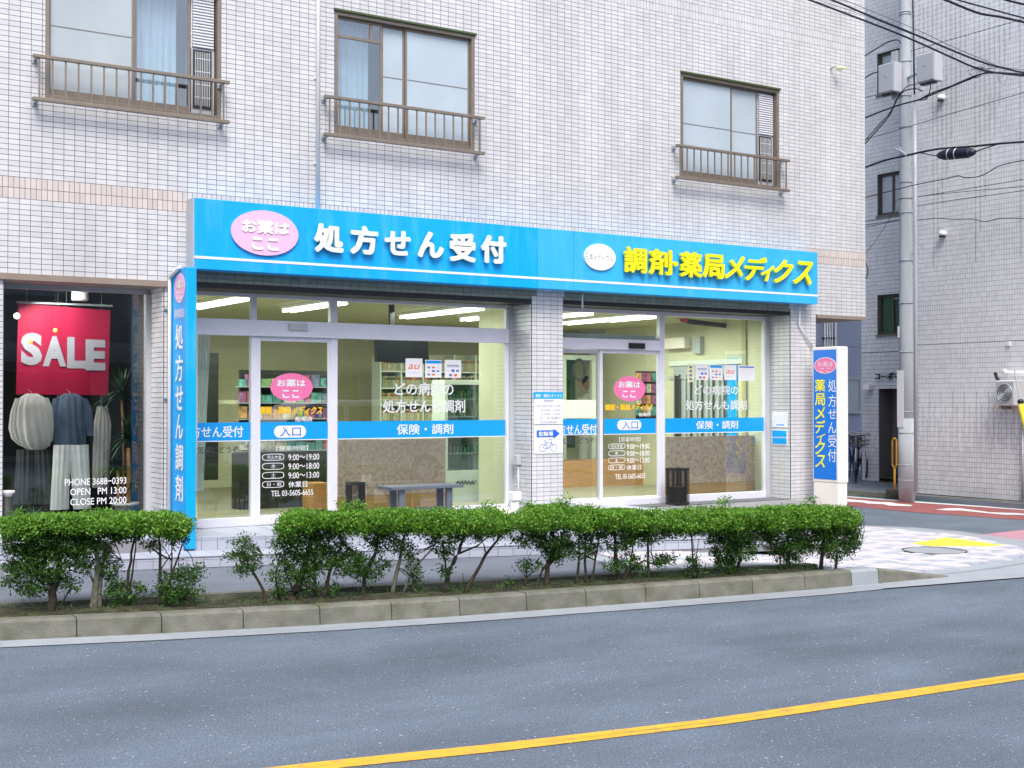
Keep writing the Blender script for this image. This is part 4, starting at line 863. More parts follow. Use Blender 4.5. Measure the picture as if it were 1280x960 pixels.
# each bush: label, stems [(base px, ..., tip px, radius)], crown ellipses (u,v,ru,rv,dy), trimmed top ellipses
BUSH = [
 ('big dense bush at the left end of the hedge', [((63, 766), (66, 740), (74, 712), (72, 680), .032), ((66, 735), (50, 715), (40, 690), .012), ((68, 742), (90, 730), (100, 728), .006)],
  [(34, 672, 28, 26, 0), (62, 672, 34, 26, 0), (28, 704, 22, 26, 0), (56, 704, 34, 24, 0), (52, 733, 26, 12, 0), (88, 678, 24, 26, 0), (85, 730, 16, 6, 0), (14, 726, 8, 8, 0)], [(30, 654, 26, 13), (62, 651, 34, 13), (95, 651, 22, 12)]),
 ('second bush from the left with a thick forked trunk', [((117, 764), (119, 735), (122, 712), (118, 680), .030), ((124, 762), (125, 730), (127, 710), (134, 680), .018), ((122, 712), (140, 704), (152, 700), .006)],
  [(112, 690, 24, 24, 0), (128, 668, 26, 22, 0), (134, 706, 14, 12, 0), (140, 722, 10, 6, 0), (102, 706, 14, 10, 0)], [(125, 651, 28, 12)]),
 ('thin bush with two slim trunks in the left part of the hedge', [((156, 757), (159, 725), (164, 690), (168, 662), .013), ((160, 757), (165, 715), (170, 672), .009)],
  [(160, 738, 22, 9, 0), (148, 732, 10, 5, 0), (164, 668, 20, 10, 0), (154, 750, 12, 7, 0)], [(160, 652, 30, 13)]),
 ('bush with a round low leafy clump near the tall blue sign', [((200, 760), (199, 715), (198, 665), .015), ((206, 758), (212, 730), (228, 680), .011), ((210, 735), (214, 700), (213, 665), .007)],
  [(224, 732, 24, 22, 0), (212, 745, 18, 14, 0), (240, 716, 12, 10, 0), (222, 668, 13, 14, 0), (190, 678, 10, 6, 0)], [(192, 651, 26, 12), (216, 657, 20, 15)]),
 ('small leaning sapling in the gap of the hedge', [((334, 753), (327, 732), (316, 714), (305, 690), .013), ((316, 714), (320, 700), (328, 693), .006)],
  [(302, 676, 10, 7, 0), (310, 690, 15, 9, 0), (292, 695, 10, 5, 0), (314, 706, 12, 10, 0), (306, 712, 9, 6, 0)], []),
 ('wide dense bush right of the small sapling', [((362, 752), (374, 730), (384, 700), (392, 665), .034), ((350, 750), (344, 720), (352, 690), .010), ((398, 748), (392, 715), (398, 670), .014), ((374, 730), (356, 715), .008)],
  [(372, 668, 26, 22, 0), (395, 660, 24, 22, 0), (355, 718, 17, 14, 0), (376, 706, 24, 22, 0), (402, 696, 18, 22, 0), (352, 688, 12, 18, 0), (390, 728, 12, 14, 0), (350, 738, 9, 9, 0)], [(380, 649, 26, 13), (362, 660, 12, 12)]),
 ('bush with a spreading lower clump beside the wide dense one', [((452, 744), (456, 722), (470, 690), (474, 660), .018), ((404, 745), (412, 715), (428, 680), .015), ((412, 712), (430, 690), .006)],
  [(440, 706, 26, 18, 0), (460, 716, 15, 15, 0), (478, 704, 12, 7, 0), (412, 742, 14, 14, 0), (425, 690, 20, 12, 0), (418, 668, 16, 14, 0)], [(418, 648, 30, 13), (446, 650, 22, 14)]),
 ('bush on a slim straight trunk with a crooked twig below', [((490, 742), (497, 710), (504, 680), (506, 660), .017), ((502, 737), (514, 716), (532, 694), (545, 680), .009), ((518, 737), (517, 716), (524, 700), .006)],
  [(484, 678, 22, 13, 0), (506, 684, 12, 8, 0), (468, 668, 16, 12, 0), (517, 713, 8, 10, 0), (512, 700, 8, 7, 0), (521, 724, 6, 7, 0)], [(482, 648, 30, 14), (512, 649, 20, 14)]),
 ('bush with a forked trunk in the middle of the hedge', [((556, 738), (562, 712), (574, 690), (582, 665), .021), ((560, 722), (556, 700), (552, 680), .009), ((574, 692), (596, 682), (612, 668), .008)],
  [(552, 690, 14, 8, 0), (556, 672, 22, 12, 0), (540, 662, 16, 10, 0), (592, 668, 16, 8, 0), (555, 716, 4, 5, 0)], [(548, 649, 28, 14), (580, 650, 24, 13)]),
 ('bush on a strongly leaning trunk left of the white dome', [((579, 735), (596, 716), (608, 694), (624, 675), (632, 655), .015), ((582, 728), (578, 716), .005), ((608, 694), (602, 676), .006)],
  [(620, 665, 16, 10, 0), (604, 662, 14, 9, 0)], [(608, 649, 26, 13), (632, 652, 12, 12)]),
 ('bush with a broad crown right of the white dome', [((682, 736), (686, 706), (694, 684), (690, 655), .022), ((668, 734), (678, 712), (696, 694), .015), ((686, 706), (700, 690), (712, 670), .011), ((660, 732), (658, 722), .008)],
  [(662, 674, 24, 9, 0), (690, 668, 26, 18, 0), (704, 690, 18, 14, 0), (664, 706, 14, 6, 0), (692, 686, 16, 12, 0), (636, 730, 4, 3, 0)], [(680, 646, 32, 15), (652, 650, 14, 11)]),
 ('bush with three thin stems standing close together', [((720, 727), (725, 700), (724, 668), .013), ((732, 727), (733, 690), (734, 660), .012), ((738, 725), (744, 700), (750, 668), .010)],
  [(724, 686, 16, 12, 0), (740, 682, 12, 12, 0), (736, 664, 20, 12, 0)], [(728, 647, 26, 14)]),
 ('bush with many stems fanning out from one foot', [((774, 728), (770, 700), (768, 660), .022), ((780, 728), (790, 712), (806, 700), .012), ((784, 726), (790, 690), (794, 664), .009), ((768, 690), (758, 680), .006), ((776, 726), (784, 708), .02)],
  [(765, 707, 16, 6, 0), (786, 700, 14, 8, 0), (772, 672, 22, 16, 0), (790, 668, 14, 12, 0), (796, 710, 10, 8, 0)], [(768, 646, 30, 14), (792, 650, 16, 12)]),
 ('light green bush with a drooping side twig', [((811, 722), (810, 705), (808, 680), (812, 655), .014), ((806, 700), (818, 706), (832, 704), .006)],
  [(820, 700, 12, 8, 0), (838, 697, 10, 5, 0), (818, 668, 20, 10, 0), (830, 660, 14, 10, 0), (804, 672, 14, 10, 0)], [(815, 648, 14, 12)]),
 ('narrow bush with bare trunk and flat top', [((868, 718), (866, 695), (864, 668), .010), ((878, 714), (882, 704), .006), ((872, 716), (870, 700), .008)],
  [(868, 712, 11, 9, 0), (858, 664, 20, 6, 0), (874, 660, 20, 10, 0), (866, 700, 6, 7, 0)], [(856, 650, 32, 13), (884, 648, 24, 13)]),
 ('tall dense bush left of the end bushes', [((912, 712), (914, 690), (912, 660), .018), ((920, 710), (926, 690), (930, 662), .013), ((904, 712), (900, 690), .009)],
  [(906, 680, 18, 26, 0), (924, 690, 20, 22, 0), (914, 668, 26, 18, 0), (936, 670, 16, 16, 0), (906, 706, 14, 10, 0)], [(912, 645, 30, 15), (938, 646, 20, 15)]),
 ('dense bush next to the right end of the hedge', [((984, 706), (986, 685), (984, 650), .020), ((976, 706), (972, 690), .010)],
  [(978, 672, 24, 24, 0), (990, 686, 20, 14, 0), (962, 664, 16, 18, 0), (985, 700, 14, 6, 0)], [(968, 646, 28, 16), (992, 646, 22, 16)]),
 ('rounded bush at the right end of the hedge', [((1026, 700), (1028, 676), (1026, 650), .018), ((1044, 697), (1046, 676), .011)],
  [(1024, 674, 26, 22, 0), (1048, 668, 24, 24, 0), (1062, 664, 14, 22, 0), (1046, 694, 14, 8, 0), (1062, 683, 10, 9, 0)], [(1020, 645, 28, 15), (1050, 648, 22, 14)]),
]
for bi, (lab, stems, ells, tops) in enumerate(BUSH):
    b0 = hedge_plane(*stems[0][0]); rt = thing('bush', lab, 'bush', (b0[0], b0[1], .13), 'clipped bushes of the roadside hedge')
    tr = MB()
    for s_ in stems:
        pts = [hedge_plane(*q) for q in s_[:-1]]; r = s_[-1]
        if pts[0][2] < .3: pts[0][2] = .11
        dy = RS.uniform(-.05, .05); P2 = []
        for i in range(len(pts)-1):
            for k in range(3): q = pts[i]+(pts[i+1]-pts[i])*k/3; q[1] += dy*((i*3+k)/(3*len(pts))); q[0] += RS.uniform(-.006, .006); P2.append(q)
        P2.append(pts[-1]); n = len(P2); tr.tube(P2, [r*(1.15-.75*i/n) for i in range(n)], 7)
    for e in ells+[t_+(0,) for t_ in tops]:             # twigs reaching into the crown
        c = hedge_plane(e[0], e[1]); s0 = hedge_plane(*random.choice(stems)[random.choice([1, -2])])
        for k in range(3):
            tgt = c+np.array([RS.uniform(-1, 1)*e[2]*.006, RS.uniform(-.18, .18), RS.uniform(-1, 1)*e[3]*.006]); mid = (s0+tgt)/2+RS.uniform(-.03, .03, 3)
            if np.linalg.norm(tgt-s0) < .30: tr.tube([s0, mid, tgt], [.005, .004, .0015], 4)
    tr.build('trunk', M['bark_l'] if bi in (1, 7) else M['bark'], rt, smooth=True)
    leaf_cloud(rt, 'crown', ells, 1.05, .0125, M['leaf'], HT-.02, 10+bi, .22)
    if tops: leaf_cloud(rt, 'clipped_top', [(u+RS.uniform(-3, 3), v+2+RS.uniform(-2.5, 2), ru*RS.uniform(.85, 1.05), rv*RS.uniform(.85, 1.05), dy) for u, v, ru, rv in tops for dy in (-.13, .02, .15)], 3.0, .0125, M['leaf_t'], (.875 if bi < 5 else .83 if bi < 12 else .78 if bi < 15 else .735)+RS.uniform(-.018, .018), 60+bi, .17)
    for u, v in {0: ((20, 643),), 6: ((446, 632), (428, 634)), 9: ((612, 634),), 10: ((704, 628), (697, 632), (660, 634)), 13: ((822, 640),), 15: ((905, 628),), 17: ((1012, 629),)}.get(bi, ()): leaf_cloud(rt, 'stray_shoot', [(u, v, 7, 6, 0)], .35, .0125, M['leaf_t'], None, 200+int(u), .06)
# litter and ground plants in the bed
R = np.random.RandomState(5); g = MB()
for i in range(9000):
    x = R.uniform(.3, 9.0); y0, y1 = kerb_y(x)+.16, back_y(x)-.12; y = R.uniform(y0, y1); z = .145+R.rand()**2*.05
    a = R.uniform(0, 6.28); s_ = R.uniform(.006, .017); tl = R.uniform(-.6, .9)*s_
    g.add([(x, y, z), (x+s_*math.cos(a), y+s_*math.sin(a), z+tl), (x+s_*math.cos(a+.9), y+s_*math.sin(a+.9), z+.3*s_)], [(0, 1, 2)])
g.build('ground_cover', M['leaf'], kind='stuff', label='weeds and fallen leaves covering the soil of the hedge bed')
# ================================================================ THINGS ON THE TERRACE
bn = thing('bench', 'low slate coloured bench before the pharmacy window', 'bench', (6.9, .1, .375))
bx_, bX = PY(484, 606, -.02)[0], PY(574, 606, -.02)[0]; zb = .765
MB().box((bx_, -.12, zb-.035), (bX, .22, zb)).build('seat', M['steelblue'], bn, bevel=.005)
for x in (bx_+.12, bX-.19):
    for y in (-.08, .12): MB().box((x, y, .375), (x+.07, y+.05, zb-.036)).build('leg', M['steelblue'], bn, bevel=.004)
MB().box((bx_+.191, .0, .47), (bX-.191, .05, .52)).build('stretcher', M['steelblue'], bn)
def bin_(u0, u1, y, lab, ztop):
    x0, x1 = PY(u0, 610, y)[0], PY(u1, 610, y)[0]; cx = (x0+x1)/2; w_ = (x1-x0)/2*.70; t_ = thing('waste_bin', lab, 'waste bin', (cx, y, .375), 'black waste bins by the shopfronts')
    b = MB(); b.box((cx-w_, y-w_, .375), (cx+w_, y+w_, .41)); b.build('base', M['black'], t_, bevel=.006)
    b = MB(); b.box((cx-w_, y-w_, ztop-.03), (cx+w_, y-w_+.02, ztop)); b.box((cx-w_, y+w_-.02, ztop-.03), (cx+w_, y+w_, ztop)); b.box((cx-w_, y-w_+.02, ztop-.03), (cx-w_+.02, y+w_-.02, ztop)); b.box((cx+w_-.02, y-w_+.02, ztop-.03), (cx+w_, y+w_-.02, ztop)); b.build('rim', M['black'], t_)
    b = MB(); n = 13
    for i in range(n):
        q = -w_+.004+(2*w_-.012)*i/(n-1)
        b.box((cx+q, y-w_, .41), (cx+q+.005, y-w_+.005, ztop-.03)); b.box((cx+q, y+w_-.005, .41), (cx+q+.005, y+w_, ztop-.03)); b.box((cx-w_, y+q, .41), (cx-w_+.005, y+q+.005, ztop-.03)); b.box((cx+w_-.005, y+q, .41), (cx+w_, y+q+.005, ztop-.03))
    b.build('mesh_side', M['black'], t_); MB().box((cx-w_*.72, y-w_*.72, .41), (cx+w_*.72, y+w_*.72, ztop-.24)).build('liner', M['dark'], t_)
bin_(432, 456, .14, 'black wire waste bin left of the slate bench', .82); bin_(835, 858.5, .10, 'black wire waste bin before the right shop window', .845)
# white dome and post behind the hedge
c = PY(632, 640, -1.15); dm = thing('domed_container', 'white domed plastic container behind the hedge before the middle pillar', 'container', (c[0], -1.15, .26))
MB().lathe((c[0]-.02, -1.15, 0), [(.17, .16), (.21, .2), (.215, .42), (.23, .45), (.225, .47), (.20, .52), (.15, .565), (.08, .59), (.0, .60)], 28).build('tub', M['cream'], dm, smooth=True)
MB().lathe((c[0]+.02, -1.30, 0), [(.055, .16), (.045, .3), (.045, .68), (.0, .68)], 16).build('post', M['white'], dm, smooth=True); MB().box((c[0]-.035, -1.36, .665), (c[0]+.07, -1.25, .76)).build('cap', M['white'], dm, bevel=.012)
bt = thing('umbrella_bin', 'dark bin with a white rim at the left edge before the boutique', 'bin', (2.56, .1, .37))
c = PY(10, 620, .05); MB().lathe((c[0], .12, 0), [(.055, .38), (.062, .40), (.062, .80), (.0, .80)], 18).build('body', M['dark'], bt, smooth=True); MB().lathe((c[0], .12, 0), [(.05, .803), (.05, .825), (.075, .845), (.075, .862), (.0, .865)], 18).build('rim', M['white'], bt, smooth=True)
# ================================================================ INSIDE THE BOUTIQUE
YB = .95
lo = PY(20, 494, YB); hi = PY(137, 383, YB); bnr = thing('sale_banner', 'crimson SALE banner hanging in the boutique window', 'banner', (3, YB, 2.0))
p1, p2, p3, p4 = PY(20, 493, YB), PY(135, 494, YB), PY(138, 388, YB), PY(23, 379, YB)
q = MB(); n = 24
for i in range(n+1):
    t_ = i/n; a = p1+(p2-p1)*t_; b_ = p4+(p3-p4)*t_; dy = .004*math.sin(t_*17); q.v += [(a[0], YB+dy, a[2]), (b_[0], YB+dy*.5, b_[2])]
q.f += [(2*i, 2*i+2, 2*i+3, 2*i+1) for i in range(n)]; q.build('cloth', M['crimson'], bnr, smooth=True)
for ch, bb in zip('SALE', ((26, 416, 53, 456.5), (53.5, 420, 83, 458), (84, 421.5, 107, 460.5), (107, 424.5, 132, 463))): txt_px('letter', ch, bb, YB-.0065, M['letter_pale'], bnr, 0, 0, off=.055)
bx('hanging_rod', M['galv'], (p4[0]-.02, YB-.012, p4[2]), (p3[0]+.02, YB+.012, p4[2]+.02), bnr)
def cloth_tube(mb, cx, cy, prof, folds=11, amp=.20, n=88, ph=0.):
    k = len(mb.v)
    for (z, rx, ry, dx) in prof:
        for j in range(n):
            a = 2*math.pi*j/n; f_ = 1+amp*math.sin(a*folds+ph+z*2.5+.8*math.sin(a*3+z*7))*(.3+.7*abs(math.sin(a*1.5+ph)))+.05*math.sin(z*31+a*2); mb.v.append((cx+dx+rx*math.cos(a)*f_, cy+ry*math.sin(a)*f_, z))
    for i in range(len(prof)-1):
        for j in range(n): mb.f.append((k+i*n+j, k+i*n+(j+1) % n, k+(i+1)*n+(j+1) % n, k+(i+1)*n+j))
def garment(lab, cat, nm, m, parts, y=1.25, amp=.2):
    y -= .42
    q = MB(); c = PY(parts[0][0][0], parts[0][0][1], y); t_ = thing(nm, lab, cat, (c[0], y, 1.))
    for pr in parts:
        cx = PY(pr[0][0], pr[0][1], y)[0]; prof = []
        for (u, v, ru) in pr: p = PY(u, v, y); r = ru*((p-CAM)@FW)/F*.95; prof.append((p[2], r, min(r*.42, .09), p[0]-cx))
        cloth_tube(q, cx, y, prof, ph=pr[0][0], amp=amp)
    q.build('cloth', m, t_, smooth=True); h = PY(parts[0][0][0], parts[0][0][1], y); MB().tube([(h[0], y, h[2]-.01), (h[0], y+.03, h[2]+.015), (h[0], YB+.03, h[2]+.05), (h[0], YB+.03, 2.84)], .002, 4).build('hanger', M['galv'], t_); return t_
garment('grey draped top hanging at the left of the boutique window', 'top', 'draped_top', M['fab_g'], [[(40, 492, 7), (40, 497, 15), (40, 510, 18), (41, 530, 20), (43, 548, 20), (45, 557, 17), (46, 562, 9)], [(24, 498, 5), (20, 515, 7), (18, 535, 7), (22, 548, 8), (30, 556, 7), (36, 560, 3)], [(55, 497, 5), (60, 512, 6), (62, 535, 5), (61, 552, 4)]], 1.17, .10)
garment('navy ruched shirt hanging over the white trousers', 'shirt', 'shirt', M['fab_n'], [[(88, 492, 8), (88, 497, 16), (88, 510, 18), (88, 530, 18), (88, 548, 19), (88, 559, 19)], [(72, 498, 5), (68, 512, 6), (66, 532, 5), (66, 552, 4)], [(104, 498, 5), (109, 512, 6), (112, 530, 5), (113, 545, 4)]], 1.22, .10)
garment('wide white trousers in the boutique window', 'trousers', 'trousers', M['fab_w'], [[(79, 556, 11), (78, 575, 11), (76, 600, 10.5), (75, 637, 11.5)], [(98, 556, 12), (99, 575, 12), (101, 600, 11), (103, 636, 11)]], 1.16, .10)
garment('dark wide trousers under the grey draped top', 'trousers', 'trousers', M['fab_d'], [[(32, 562, 10), (31, 600, 11), (30, 630, 12)], [(52, 562, 10), (53, 600, 12), (54, 630, 14)]], 1.4)
garment('long pale grey dress beside the potted palm', 'dress', 'dress', M['fab_g'], [[(128, 508, 6), (128, 530, 10), (127, 560, 10), (126, 590, 10), (126, 609, 10)]], 1.35)
la2 = bpy.data.lights.new('boutique_added_fill', 'AREA'); la2.size = .5; la2.energy = 10; la2.color = (1, .95, .9); lo2 = bpy.data.objects.new('boutique_added_fill', la2); COL.objects.link(lo2); lo2.location = (1.95, .6, 1.3); lo2.rotation_euler = (0, math.radians(-90), math.radians(10))  # added fill lamp out of view, brightens the hanging clothes
# white duct and lamps
c = PY(100, 350, .9); cd_ = MB().lathe((c[0], .9, 0), [(.075, PY(100, 376, .9)[2]), (.085, PY(100, 374, .9)[2]), (.085, 2.86), (.0, 2.86)], 24).build('ceiling_duct', M['white'], smooth=True); tag(cd_, 'short white cylinder hanging from the boutique ceiling above the SALE banner', 'ceiling fitting')
for u, v, s_, mm, lab in ((69, 413, .022, 'warm', 'upper small warm spotlight glowing over the SALE banner'), (38, 427, .024, 'warm', 'lower small warm spotlight glowing over the letter S of the banner'), (21, 395, .03, 'tube', 'small white spotlight at the left edge of the boutique window'), (37, 354, .02, 'warm', 'tiny warm downlight in the boutique ceiling')):
    p = PY(u, v, .80); t_ = thing('spotlight', lab, 'spotlight', p, 'spotlights in the boutique window'); MB().ball(p, s_, 10, 7).build('bulb', M[mm], t_, smooth=True)
    MB().tube([(p[0], .8, p[2]+s_*.7), (p[0], .8, 2.86)], .0015, 4).build('cord', M['black'], t_)
# potted palm
c = PY(157, 635, .75); pl = thing('potted_palm', 'tall dracaena palm with two stems in a white pot inside the boutique window', 'potted plant', (c[0], .75, .385))
zr = PY(157, 628, .75)[2]; MB().lathe((c[0], .75, 0), [(.10, .385), (.115, zr-.03), (.14, zr-.028), (.14, zr), (.12, zr), (.11, zr-.02), (.0, zr-.02)], 28).build('pot', M['white'], pl, smooth=True)
heads = [((160, 630), (160, 560), .026), ((147, 630), (147, 587), .020), ((154, 630), (152, 500), .012)]
for (a, b_, r) in heads: A, B_ = PY(*a, .75), PY(*b_, .75); MB().tube([A, (A+B_)/2+np.array([.01, 0, 0]), B_], [r, r*.95, r*.75], 10).build('trunk', M['wood'], pl, smooth=True)
def palm_head(u, v, L, n, seed):
    R = np.random.RandomState(seed); p = PY(u, v, .75); q = MB()
    for i in range(n):
        a = R.uniform(0, 2*math.pi); el = R.uniform(-.3, 1.4); ln = L*R.uniform(.7, 1.1); w_ = .012; d_ = np.array([math.cos(a)*math.cos(el), math.sin(a)*math.cos(el)*.7, math.sin(el)]); s_ = np.array([-math.sin(a), math.cos(a), 0])*w_; pt = [p+d_*ln*k/4-np.array([0, 0, 1])*(k/4)**2*ln*.45*math.cos(el) for k in range(5)]
        k0 = len(q.v)
        for k, x in enumerate(pt): ww = s_*(1, 1.1, .9, .6, .05)[k]; q.v += [tuple(x-ww), tuple(x+ww)]
        for k in range(4): q.f.append((k0+2*k, k0+2*k+1, k0+2*k+3, k0+2*k+2))
    q.build('leaf_crown', M['fol'], pl)
palm_head(160, 548, .30, 70, 1); palm_head(146, 583, .22, 50, 2); palm_head(152, 492, .34, 60, 3); palm_head(167, 605, .14, 20, 4)
for k, (u, v) in enumerate(((30, 636), (43, 640))):
    pass
gp_ = thing('small_plant', 'small spiky green plant at the lower left of the boutique window', 'plant', PY(40, 640, .2)); pl = gp_
def spiky(u, v, y, L, n, seed):
    R = np.random.RandomState(seed); p = PY(u, v, y); q = MB()
    for i in range(n):
        a = R.uniform(0, 6.28); el = R.uniform(.4, 1.3); ln = L*R.uniform(.6, 1.); d_ = np.array([math.cos(a)*math.cos(el), math.sin(a)*math.cos(el), math.sin(el)]); s_ = np.array([-math.sin(a), math.cos(a), 0])*.009
        q.add([p-s_, p+s_, p+d_*ln], [(0, 1, 2)])
    q.build('leaf_crown', M['fol'], pl)
spiky(42, 646, .22, .17, 36, 5)
# ================================================================ INSIDE THE PHARMACY
def fixture(u0, v0, u1, v1, z=2.80, lab='', n=2):
    a, b_ = PZ(u0, v0, z), PZ(u1, v1, z); x = (a[0]+b_[0])/2
    y0, y1 = sorted((a[1], b_[1])); y0 = max(y0, .6); y1 = min(max(y1, y0+1.1), 6.0)
    t_ = thing('strip_light', lab, 'ceiling light', (x, (y0+y1)/2, 2.86), 'fluorescent strip lights on the pharmacy ceiling')
    bx('body', M['white'], (x-.09, y0, 2.825), (x+.09, y1, 2.858), t_)
    for o_ in (-.05, .05): MB().tube([(x+o_, y0+.03, 2.80), (x+o_, y1-.03, 2.80)], .017, 8).build('tube', M['tube'], t_, smooth=True)
    return x, (y0+y1)/2
lamps = [fixture(257, 386, 290, 373, lab='strip light seen through the leftmost transom pane'), fixture(374, 390, 412, 378, lab='strip light seen through the transom above the entrance door'),
         fixture(522, 398, 590, 384, lab='long strip light behind the wide transom pane'), fixture(597, 401, 632, 392, lab='strip light at the right end of the wide transom'),
         fixture(706, 399, 770, 385, lab='strip light close to the middle pillar inside the right shop'), fixture(730, 406, 822, 391, lab='longest strip light inside the right shop'), fixture(832, 396, 868, 391, lab='strip light beyond the right shop mullion')]
for i, (x, y, e) in enumerate(((5.2, 2.2, 46), (7.4, 2.2, 54), (9.8, 2.0, 52), (11.6, 1.9, 52))):
    la = bpy.data.lights.new('strip_glow', 'AREA'); la.shape = 'RECTANGLE'; la.size = .3; la.size_y = 2.4; la.energy = e; la.color = (1, .97, .84); lo_ = bpy.data.objects.new('strip_glow', la); COL.objects.link(lo_); lo_.location = (x, y, 2.77)
la = bpy.data.lights.new('boutique_glow', 'AREA'); la.size = .25; la.size_y = 1.2; la.shape = 'RECTANGLE'; la.energy = 30; la.color = (1, .93, .85); lo_ = bpy.data.objects.new('boutique_glow', la); COL.objects.link(lo_); lo_.location = (3.2, .62, 2.8); lo_.rotation_euler = (math.radians(-25), 0, math.radians(90))
def wbox(name, mm, box, y, dy, lab, cat, parent=None, **k):
    u0, v0, u1, v1 = box; a, c = PY(u0, (v0+v1)/2, y), PY(u1, (v0+v1)/2, y); um = (u0+u1)/2
    o = bx(name, M[mm], (a[0], y, PY(um, v1, y)[2]), (c[0], y+dy, PY(um, v0, y)[2]), parent, **k)
    return tag(o, lab, cat) if parent is None else o
# curtain and dark doorway on the left
q = MB(); cx0, cx1 = PY(244, 480, .7)[0], PY(263, 480, .7)[0]
for i in range(41):
    t_ = i/40; q.v += [(cx0+(cx1-cx0)*t_, .72+.02*math.sin(t_*30), 2.42), (cx0+(cx1-cx0)*t_*(.55), .72+.02*math.sin(t_*30), .75)]
q.f += [(2*i, 2*i+1, 2*i+3, 2*i+2) for i in range(40)]; tag(q.build('curtain', M['curtain'], smooth=True), 'white curtain gathered at the left end of the pharmacy window', 'curtain')
wbox('dark_doorway', 'dark', (256, 441, 273, 600), 3.2, .05, 'dark doorway behind the white curtain', 'doorway')
wbox('partition_panel', 'room', (273, 500, 300, 505), 3.3, .04, 'narrow rail on the pharmacy side wall', 'rail')
# magazine and goods rack
rk = thing('display_rack', 'display rack with colourful goods seen through the entrance door', 'rack', (6.2, 2.6, .385)); Yr = 2.6
wbox('back_panel', 'dark', (300, 463, 412, 640), Yr, .05, None, None, rk)
R = np.random.RandomState(11); pal = [(.45, .12, .16), (.10, .30, .28), (.50, .48, .40), (.16, .18, .30), (.55, .30, .12), (.20, .35, .14), (.60, .58, .55), (.30, .10, .25)]
pm = [mat('goods_%s' % n_, c_, .6, var=.5, vscale=16) for n_, c_ in zip(('red', 'teal', 'sand', 'navy', 'orange', 'green', 'white', 'plum'), pal)]
for r_ in range(5):
    v0 = 466+r_*20; wbox('shelf', 'galv', (300, v0+17, 412, v0+18.5), Yr-.16, .16, None, None, rk); u = 302
    while u < 408:
        w_ = R.uniform(5, 13); h_ = R.uniform(9, 15.5); wbox('packet', 'paper', (u, v0+17-h_, min(u+w_, 411), v0+16.8), Yr-.12, .1, None, None, rk).data.materials[0] = pm[R.randint(8)]; u += w_+1
wbox('cabinet', 'dark', (300, 566, 412, 650), Yr-.3, .28, 'black low cabinet below the goods rack', 'cabinet')
wbox('carton', 'wood', (391, 604, 412, 640), 1.6, .3, 'brown carton beside the entrance door inside the pharmacy', 'carton')
# hanging television, file shelves
tvt = thing('television', 'black television hanging from the pharmacy ceiling above the stickers', 'television', (7.2, 1.3, 2.3)); q1, q2, q3, q4 = PY(470, 423, 1.3), PY(535, 423, 1.3), PY(537, 455, 1.3), PY(471, 452, 1.3)
MB().prism([q1, q4, q3, q2], (0, .07, 0)).build('screen', M['black'], tvt, bevel=.01); bx('mount', M['black'], (q1[0]+.2, 1.32, q1[2]), (q1[0]+.26, 1.36, 2.86), tvt)
sh = thing('file_shelves', 'wall of shelves packed with paper files behind the pharmacy counter', 'shelves', (8.4, 4.6, .385)); Ys = 4.6
filem = [mat('file_%s' % n_, c_, .7, var=.2, vscale=20) for n_, c_ in zip(('cream', 'olive', 'moss', 'tan', 'grey'), ((.50, .50, .34), (.36, .38, .20), (.25, .30, .17), (.45, .38, .24), (.42, .44, .38)))]
lbl_brown = mat('file_shadow_label', (.22, .09, .04), .7)  # dark brown colour of most file labels
wbox('back_panel', 'room', (476, 444, 640, 560), Ys+.26, .04, None, None, sh)
for r_ in range(5):
    v0 = 446+r_*20.5; wbox('shelf', 'mint', (476, v0+18.4, 640, v0+20), Ys-.02, .28, None, None, sh); u = 478
    for k in range(40):
        w_ = R.uniform(2.6, 4.6)
        if u+w_ > 637: break
        f_ = wbox('file', 'paper', (u, v0+R.uniform(3, 5.5), u+w_-.3, v0+18.3), Ys, .2, None, None, sh); f_.data.materials[0] = filem[R.randint(5)]
        wbox('file_label', 'dark', (u+.4, v0+5.6, u+w_-.6, v0+8.2), Ys-.004, .003, None, None, sh).data.materials[0] = (lbl_brown, M['dark'], M['print_r'])[R.choice(3, p=(.6, .32, .08))]; u += w_
for u in (476, 502, 529, 568, 595, 639): wbox('upright', 'mint', (u-.8, 444, u+.8, 560), Ys-.03, .28, None, None, sh)
# fridge
fg = thing('drinks_fridge', 'pale green drinks fridge with glass door behind the shop window', 'fridge', (8.2, 2.0, .385)); Yf = 2.0
wbox('back_panel', 'mint', (558, 475, 604, 640), Yf+.35, .04, None, None, fg)
for b_ in ((556, 475, 604, 481), (556, 588, 604, 640), (556, 481, 560, 588), (599, 481, 604, 588)): wbox('cabinet', 'mint', b_, Yf, .34, None, None, fg, bevel=.005)
for v in (498, 520, 545, 566): wbox('shelf', 'alu', (560, v, 599, v+1.6), Yf+.03, .28, None, None, fg)
for v in (498, 520, 545, 566):
    u = 562
    while u < 596: h_ = R.uniform(6, 12); o = wbox('bottle', 'paper', (u, v-h_, u+3, v), Yf+.1, .07, None, None, fg); o.data.materials[0] = pm[R.choice([1, 5, 6, 2])]; u += 4.4
a_, c_ = PY(560, 530, Yf)[0], PY(599, 530, Yf)[0]; bx('door_pane', M['glass'], (a_, Yf+.005, PY(580, 588, Yf)[2]), (c_, Yf+.011, PY(580, 481, Yf)[2]), fg)
MB().tube([PY(570+i*1.3, 603+2.6*math.sin(i*1.9), Yf-.008) for i in range(20)], .008, 5).build('green_emblem', M['fol'], fg); wbox('vent', 'mint', (568, 612, 592, 630), Yf-.01, .008, None, None, fg)
wc = thing('water_dispenser', 'grey water dispenser cabinet right of the drinks fridge', 'dispenser', (8.6, 1.9, .385))
